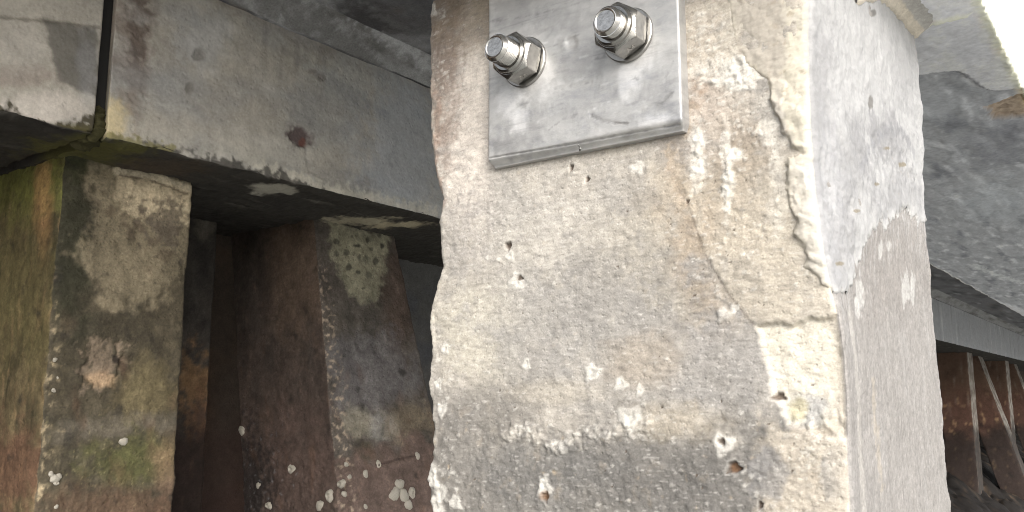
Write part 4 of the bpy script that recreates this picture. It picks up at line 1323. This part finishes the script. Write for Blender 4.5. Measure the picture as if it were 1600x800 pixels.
def rk_col(g):
    K = KI
    col = np.tile(srgb(50, 42, 38, K), (len(g.A), 1))
    f = g.ff
    c = np.tile(srgb(62, 52, 46, K), (len(f.S), 1))
    c = mix(c, sstep(-.1, .8, f.n(.18, 5, 1, .8, 2)) * .7, srgb(46, 41, 37, K))
    c = mix(c, f.blob(460, 400, 44, 110, 1, .5) * .7, srgb(84, 69, 56, K))
    c = mix(c, f.blob(380, 420, 40, 120, 1, .5) * .5, srgb(50, 46, 42, K))
    c = mix(c, f.blob(450, 730, 90, 90, 1, .5) * .7, srgb(66, 52, 46, K))
    c = mix(c, sstep(.35, 1., f.n(.05, 5, 3)) * .4, srgb(84, 66, 54, K))
    c = mix(c, f.blob(390, 760, 34, 80, .9, .7, .6) * .8, srgb(26, 24, 24, K))
    c = mix(c, sstep(.35, .9, f.n(.02, 4, 4)) * .6 * f.blob(400, 750, 60, 90, .9, .5), srgb(96, 96, 98, K))
    c = mix(c, tide(f, -.85, .15), srgb(30, 24, 22, K))
    col[g.fm] = c
    r = g.fr
    c = np.tile(srgb(70, 64, 58, K), (len(r.S), 1))
    c = mix(c, sstep(-.1, .8, r.n(.12, 5, 1)) * .6, srgb(58, 52, 48, K))
    c = mix(c, r.poly([(512, 345), (606, 366), (600, 440), (588, 476), (566, 478), (534, 440), (520, 400)], .02, .03, .02) * .9, srgb(118, 114, 94, K))
    c = mix(c, sstep(.5, .8, r.n(.018, 2, 12)) * .5 * r.poly([(512, 345), (610, 366), (600, 470), (560, 478), (524, 400)], .02, .02, .01), srgb(52, 48, 42, K))
    for a, b, q in [(530, 372, 6), (545, 368, 5), (556, 380, 7), (572, 376, 6), (583, 392, 6), (562, 398, 5), (540, 394, 7), (549, 412, 5), (574, 410, 7), (592, 372, 5), (590, 412, 5), (560, 428, 5), (580, 430, 6), (600, 384, 5), (553, 392, 4), (570, 446, 5), (528, 400, 5)]:
        c = mix(c, r.blob(a + RNG.uniform(-5, 5), b + RNG.uniform(-5, 5), q * RNG.uniform(.3, .95), q * RNG.uniform(.4, 1.0), .8, .6, .6) * RNG.uniform(.5, .9), srgb(44, 42, 38, K))
    c = mix(c, r.blob(622, 470, 26, 90, .9, .4) * .7, srgb(66, 52, 44, K))
    c = mix(c, r.blob(565, 500, 40, 40, .9, .5) * .6, srgb(64, 60, 54, K))
    c = mix(c, r.blob(585, 580, 70, 60, .9, .5) * .7, srgb(86, 83, 84, K))
    c = mix(c, r.blob(600, 665, 22, 20, .9, .5) * .8, srgb(118, 116, 112, K))
    c = mix(c, r.blob(560, 660, 22, 22, .9, .5) * .7, srgb(108, 102, 88, K))
    c = mix(c, r.blob(640, 660, 40, 30, .9, .5) * .6, srgb(96, 84, 66, K))
    c = mix(c, r.blob(568, 704, 16, 14, .9, .5) * .8, srgb(56, 52, 38, K))
    low = tide(r, r.survey(600, 705)[1], .03)
    c = mix(c, low * .9, srgb(80, 65, 58, K))
    c = mix(c, low * sstep(.2, .9, r.n(.05, 5, 14)) * .6, srgb(98, 78, 68, K))
    c = mix(c, r.line([(588, 727), (620, 718), (650, 712)], .008, .004) * .7, srgb(46, 34, 30, K))
    c = mix(c, r.line([(498, 420), (508, 500), (522, 600), (534, 700), (540, 800)], .06, .03) * .8 * sstep(.05, .6, r.n(.02, 4, 15)), srgb(138, 122, 104, K))
    c = mix(c, tide(r, -.85, .12), srgb(30, 24, 22, K))
    col[g.rm] = c
    col = col * np.exp(.30 * fbm(g.P, g.L, .12, 5, 60, .8, 1.5) + .26 * fbm(g.P, g.L, .04, 4, 61) + .22 * fbm(g.P, g.L, .012, 3, 62))[:, None]
    rust = sstep(.2, 1.0, fbm(g.P, g.L, .09, 5, 63, .7, 1.6))
    col = mix(col, rust * .4 * sstep(.5, -.2, g.L), srgb(84, 60, 44, KI))
    col = mix(col, sstep(.35, 1.0, fbm(g.P, g.L, .07, 5, 64)) * .7, srgb(30, 28, 25, KI))
    return grey(col, .15) * .68


rk, rkb, rkf, rkr, rkax = make_pile('raking_pile', RU0, RU1, RV0, RV1, LU, LV, M_DARK, [90, 110, 8, 8], rows1, rk_col,
                                    'leaning dark brown concrete pile with a black speckled pale patch and white shells', 'raking piles under the cap beam', 3, 1.1, 'raking pile', fl=FL)


# ---- pale bluish pile glimpsed right of the raking pile
def p4_col(g):
    K = KI
    col = np.tile(srgb(60, 59, 58, K), (len(g.A), 1))
    n = fbm(g.P, g.L, .2, 5, 90)
    col = mix(col, sstep(-.2, .8, n) * .7, srgb(52, 53, 58, K))
    col = mix(col, sstep(.2, -.3, g.L) * .6, srgb(44, 40, 40, K))
    return col


q = cast(622, 430, 1, 3.10)
make_pile('concrete_pile', q[0], q[0] + .45, 3.10, 3.24, 0, 0, M_DARK, [10, 40, 4, 4], rows2, p4_col,
          'plain blue grey concrete pile glimpsed between the leaning pile and the pale near pile', 'piles under the cap beam', 4)


# ---- far bents at the right edge of the picture
def far_col(g):
    K = KI * .9
    n = len(g.A)
    f = Feat(g.P, g.L, lambda x, y: (0, 0), 300 + g.seed, 5)
    c = np.tile(srgb(80, 64, 54, K), (n, 1))
    c = mix(c, sstep(0, .8, f.n(.3, 4, 1)) * .6, srgb(46, 38, 34, K))
    c = mix(c, sstep(.3, -.1, f.Z + .15 * f.w1) * .6, srgb(70, 48, 42, K))
    c = mix(c, sstep(.3, .8, f.n(.10, 4, 2)) * sstep(.2, -.3, f.Z) * .7, srgb(148, 122, 92, K))
    c = mix(c, sstep(-.35, -.75, f.Z + .2 * f.w1) * .85, srgb(28, 26, 25, K))
    c = mix(c, sstep(.25, .9, f.n(.10, 5, 6, .6, 5)) * sstep(-.5, .1, f.Z) * .45, srgb(128, 116, 104, K))
    c = mix(c, sstep(.2, .9, f.n(.16, 5, 7)) * sstep(.1, -.4, f.Z) * .8, srgb(26, 23, 22, K))
    pale = mix(np.tile(srgb(116, 112, 106, K), (n, 1)), sstep(-.4, .5, f.n(.14, 5, 3)) * .85, srgb(70, 60, 54, K))
    pale = mix(pale, sstep(-.35, -.70, f.Z + .2 * f.w1) * .95, srgb(34, 31, 29, K))
    pale = mix(pale, sstep(.0, .7, f.n(.10, 5, 5)) * .6, srgb(70, 58, 50, K))
    m = (g.F == 'right')[:, None] * 1.0  # seaward face coloured paler as its lit side, with lime streaks
    return c * (1 - m) + pale * m


rowsf = steps((-2.4, ZT, .04))
far = [('concrete_pile', 1515, 2.52, 0, 0, 'upright far pile with a pale streaked edge, leftmost of the far piles', 'piles under the cap beam', 'pile'),
       ('raking_pile', 1531, 2.62, .02, -.26, 'leaning far pile with a pale face, between the two upright far piles', 'raking piles under the cap beam', 'raking pile'),
       ('concrete_pile', 1571, 2.52, 0, 0, 'second upright far pile with a pale streaked edge right of the near pile', 'piles under the cap beam', 'pile'),
       ('raking_pile', 1583, 2.62, .02, -.26, 'leaning far pile with a pale face at the right margin of the photo', 'raking piles under the cap beam', 'raking pile')]
for i, (nm, px, v0, lu, lv, lab, grp, cat) in enumerate(far):
    q = cast(px + 4, 552, 1, v0)
    make_pile(nm, q[0] - .45, q[0], v0, v0 + .45, lu, lv, M_DARK, [14, 14, 3, 3], rowsf, far_col, lab, grp, 10 + i, 1.5, cat)

# ================================================================= barnacles and shells on the piles
def shell_mesh(hollow, seed):
    rnd = random.Random(seed)
    R = 1.0
    if hollow:
        rings = [(-.25, 1.0), (0, 1.0), (.30, .86), (.52, .66), (.60, .52), (.54, .40), (.25, .30), (.15, .05)]
    else:
        rings = [(-.25, 1.0), (0, 1.02), (.18, .97), (.34, .82), (.46, .60), (.54, .34), (.57, .08)]
    ph = rnd.random() * 6
    el = rnd.uniform(.8, 1.0)
    me = lathe_mesh('barnacle', rings, 28, lambda th, z, r: r * (1 + .11 * math.sin(2 * th + 3 * ph) + .08 * math.sin(3 * th + ph) + .05 * math.sin(7 * th + 2 * ph)) * (1 - (1 - el) * abs(math.sin(th + ph))))
    me.materials.append(M_SHELL)
    return me


SHELLS = [shell_mesh(False, 1), shell_mesh(True, 2), shell_mesh(False, 3), shell_mesh(True, 4)]


def shells(root, ax, spots, survey, face):
    """spots (px, py, radius px, hollow); each shell a part of its pile"""
    nrm = Vector((0, -1, 0)) if face == 'right' else Vector((-1, 0, 0))
    for i, (px, py, rp, ho) in enumerate(spots):
        s, z = survey(px, py)
        p = ax[0](s, z)
        dist = np.linalg.norm(p)
        R = rp / F_PX * dist
        o = bpy.data.objects.new('barnacle', SHELLS[(1 if ho else 0) + 2 * (i % 2)])
        COL.objects.link(o); o.parent = root
        quat = nrm.to_track_quat('Z', 'Y').to_matrix().to_4x4()
        M = Matrix.Translation(Vector(p) - root.location) @ quat @ Matrix.Rotation(random.random() * 6, 4, 'Z') @ Matrix.Diagonal((R, R, R * .8, 1))
        o.matrix_local = M


rk_right = (lambda s, z: np.array(rkax(s, RV0, z)),)
rk_front = (lambda s, z: np.array(rkax(RU0, s, z)),)
shells(rk, rk_right, [(624, 757, 9, 0), (616, 773, 11, 0), (631, 775, 10, 0), (643, 771, 9, 1), (638, 789, 8, 0), (571, 741, 6, 0), (591, 726, 6, 1), (652, 713, 6, 0), (571, 792, 4, 0), (546, 745, 4, 0),
                      (541, 726, 4, 1), (538, 772, 5, 0)], rkr, 'right')
shells(rk, rk_front, [(456, 733, 8, 1), (533, 756, 8, 1), (515, 775, 9, 1), (378, 673, 7, 0), (500, 790, 8, 0), (420, 790, 7, 1), (405, 760, 6, 0)], rkf, 'front')
p1_right = (lambda s, z: np.array((s, P1V0, z)),)
shells(p1, p1_right, [(86, 748, 6, 0), (80, 741, 4, 0), (92, 744, 4, 0), (88, 755, 4, 1), (193, 690, 6, 0), (88, 792, 3, 0), (86, 562, 3, 0), (90, 590, 2, 0), (84, 610, 3, 1)], p1r, 'right')

# ================================================================= quay wall, rock slope, water
def wall_col(g):
    n = len(g.A)
    f = Feat(g.L, g.P, lambda x, y: (0, 0), 330, 8)
    K = KI * .62
    c = np.tile(srgb(66, 57, 50, K), (n, 1))
    c = mix(c, sstep(0, .8, f.n(.5, 5, 1, 1, 2)) * .7, srgb(44, 36, 32, K))
    c = mix(c, sstep(.2, .9, f.n(.25, 5, 2)) * .5, srgb(92, 72, 54, K))
    c = mix(c, sstep(.1, -.5, g.B + .2 * f.w1) * .7, srgb(58, 42, 38, K))
    return c


prof = profile([(3.9, 1.32), (3.9, -2.6), (4.3, -2.6), (4.3, 1.32)], [90, 2, 4, 2], ['face', 'base', 'back', 'top'], .01, 1)
rows = steps((-14, 0, .3), (0, 8, .08), (8, 36, .08), (36, U_MAX, .3))
wall, _ = prism('quay_wall', prof, rows, AX_BEAM, M_DARK, None, (0, 0, 0), None, lambda g: .02 * fbm(g.P, g.L, .5, 5, 7) + .008 * fbm(g.P, g.L, .08, 3, 9), wall_col, 7)
tag(wall, 'rough rust brown quay wall in shade behind the piles', 'wall', kind='thing')


def rock_slope():
    us = steps((-14, 0, .15), (0, 9, .05), (9, 26, .05), (26, U_MAX, .12)); vs = np.linspace(1.0, 4.05, 80)
    U, Vv = np.meshgrid(us, vs, indexing='ij')
    z = np.interp(Vv, [1.0, 1.6, 3.95, 4.05], [-2.6, -2.25, -.72, -.6])
    u, v = U.ravel(), Vv.ravel()
    # boulders: cell centres, each a rounded lump
    cell = .42
    best = np.full(len(u), 9.0); idc = np.zeros(len(u))
    wu = u + .07 * fbm(u, v, .2, 3, 3); wv = v + .07 * fbm(u, v, .2, 3, 4)
    ci = np.floor(wu / cell).astype(int); cj = np.floor(wv / cell).astype(int)
    for di in (-1, 0, 1):
        for dj in (-1, 0, 1):
            a, b = ci + di, cj + dj
            h1 = np.abs(np.sin(a * 127.1 + b * 311.7) * 43758.5453) % 1; h2 = np.abs(np.sin(a * 269.5 + b * 183.3) * 43758.5453) % 1
            dd = np.hypot(wu - (a + h1) * cell, wv - (b + h2) * cell) / cell
            w = dd < best
            best = np.where(w, dd, best); idc = np.where(w, h1 + h2, idc)
    lump = np.sqrt(np.clip(1 - (best / .75) ** 2, 0, 1)) * .20 * (.6 + .4 * (idc % 1))
    zz = z.ravel() + lump + .03 * fbm(u, v, .12, 4, 6)
    col = np.tile(srgb(30, 27, 25, 1.1), (len(u), 1))
    col = mix(col, sstep(.2, .9, fbm(u, v, .3, 5, 8)) * .8, srgb(96, 80, 64, 1.1))
    col = mix(col, sstep(0, .8, fbm(u, v, .12, 5, 9)) * .7, srgb(28, 26, 25, 1.1))
    col = mix(col, sstep(.5, 1, fbm(u, v, .05, 4, 10)) * .6, srgb(124, 104, 80, 1.1))
    nu, nv = U.shape
    i = np.arange(nu - 1)[:, None] * nv; j = np.arange(nv - 1)[None, :]
    q = np.stack([i + j, i + nv + j, i + nv + j + 1, i + j + 1], -1).reshape(-1, 4)
    me = np_mesh('rock_slope', np.stack([u, v, zz], 1), q, col)
    return tag(link_mesh('rock_slope', me, M_DARK), kind='structure')


rock_slope()


def water():
    bm = bmesh.new()
    s = 600
    vs = [bm.verts.new(p) for p in ((-s, -s, -2.05), (s, -s, -2.05), (s, 3.92, -2.05), (-s, 3.92, -2.05))]
    bm.faces.new(vs)
    me = bpy.data.meshes.new('water'); bm.to_mesh(me); bm.free()
    return tag(link_mesh('water', me, M_WATER), kind='structure')


water()

# ================================================================= light, sky, camera
SUN_EL, SUN_AZ = math.radians(30), math.radians(221)      # azimuth clockwise from +Y
w = bpy.data.worlds.new('World'); scene.world = w; w.use_nodes = True
nt = w.node_tree
bg = nt.nodes['Background']
sky = nt.nodes.new('ShaderNodeTexSky'); sky.sky_type = 'NISHITA'; sky.sun_disc = False
sky.sun_elevation = SUN_EL; sky.sun_rotation = SUN_AZ
sky.air_density = 1.0; sky.dust_density = 3.0; sky.ozone_density = 1.0
hs = nt.nodes.new('ShaderNodeHueSaturation'); hs.inputs['Saturation'].default_value = .3
nt.links.new(sky.outputs[0], hs.inputs['Color']); nt.links.new(hs.outputs[0], bg.inputs['Color'])
bg.inputs['Strength'].default_value = .13

sd_ = Vector((math.sin(SUN_AZ) * math.cos(SUN_EL), math.cos(SUN_AZ) * math.cos(SUN_EL), math.sin(SUN_EL)))
ld = bpy.data.lights.new('sun', 'SUN'); ld.energy = .55; ld.angle = math.radians(28); ld.color = (1, .95, .87)
lo = bpy.data.objects.new('sun', ld); COL.objects.link(lo)
lo.rotation_euler = sd_.to_track_quat('Z', 'Y').to_euler()
lo.location = sd_ * 10

cd = bpy.data.cameras.new('camera'); co = bpy.data.objects.new('camera', cd); COL.objects.link(co)
cd.sensor_width = 36; cd.sensor_fit = 'HORIZONTAL'; cd.lens = F_PX / 1600 * 36
cd.clip_start = .02; cd.clip_end = 3000
co.rotation_euler = (math.pi / 2 + PITCH, 0, YAW - math.pi / 2)
scene.camera = co

scene.view_settings.view_transform = 'Standard'
scene.view_settings.look = 'None'
scene.view_settings.gamma = 1
scene.view_settings.exposure = 1.6
scene.cycles.filter_width = 1.0
scene.cycles.use_denoising = True
scene.cycles.max_bounces = 10
scene.cycles.diffuse_bounces = 6
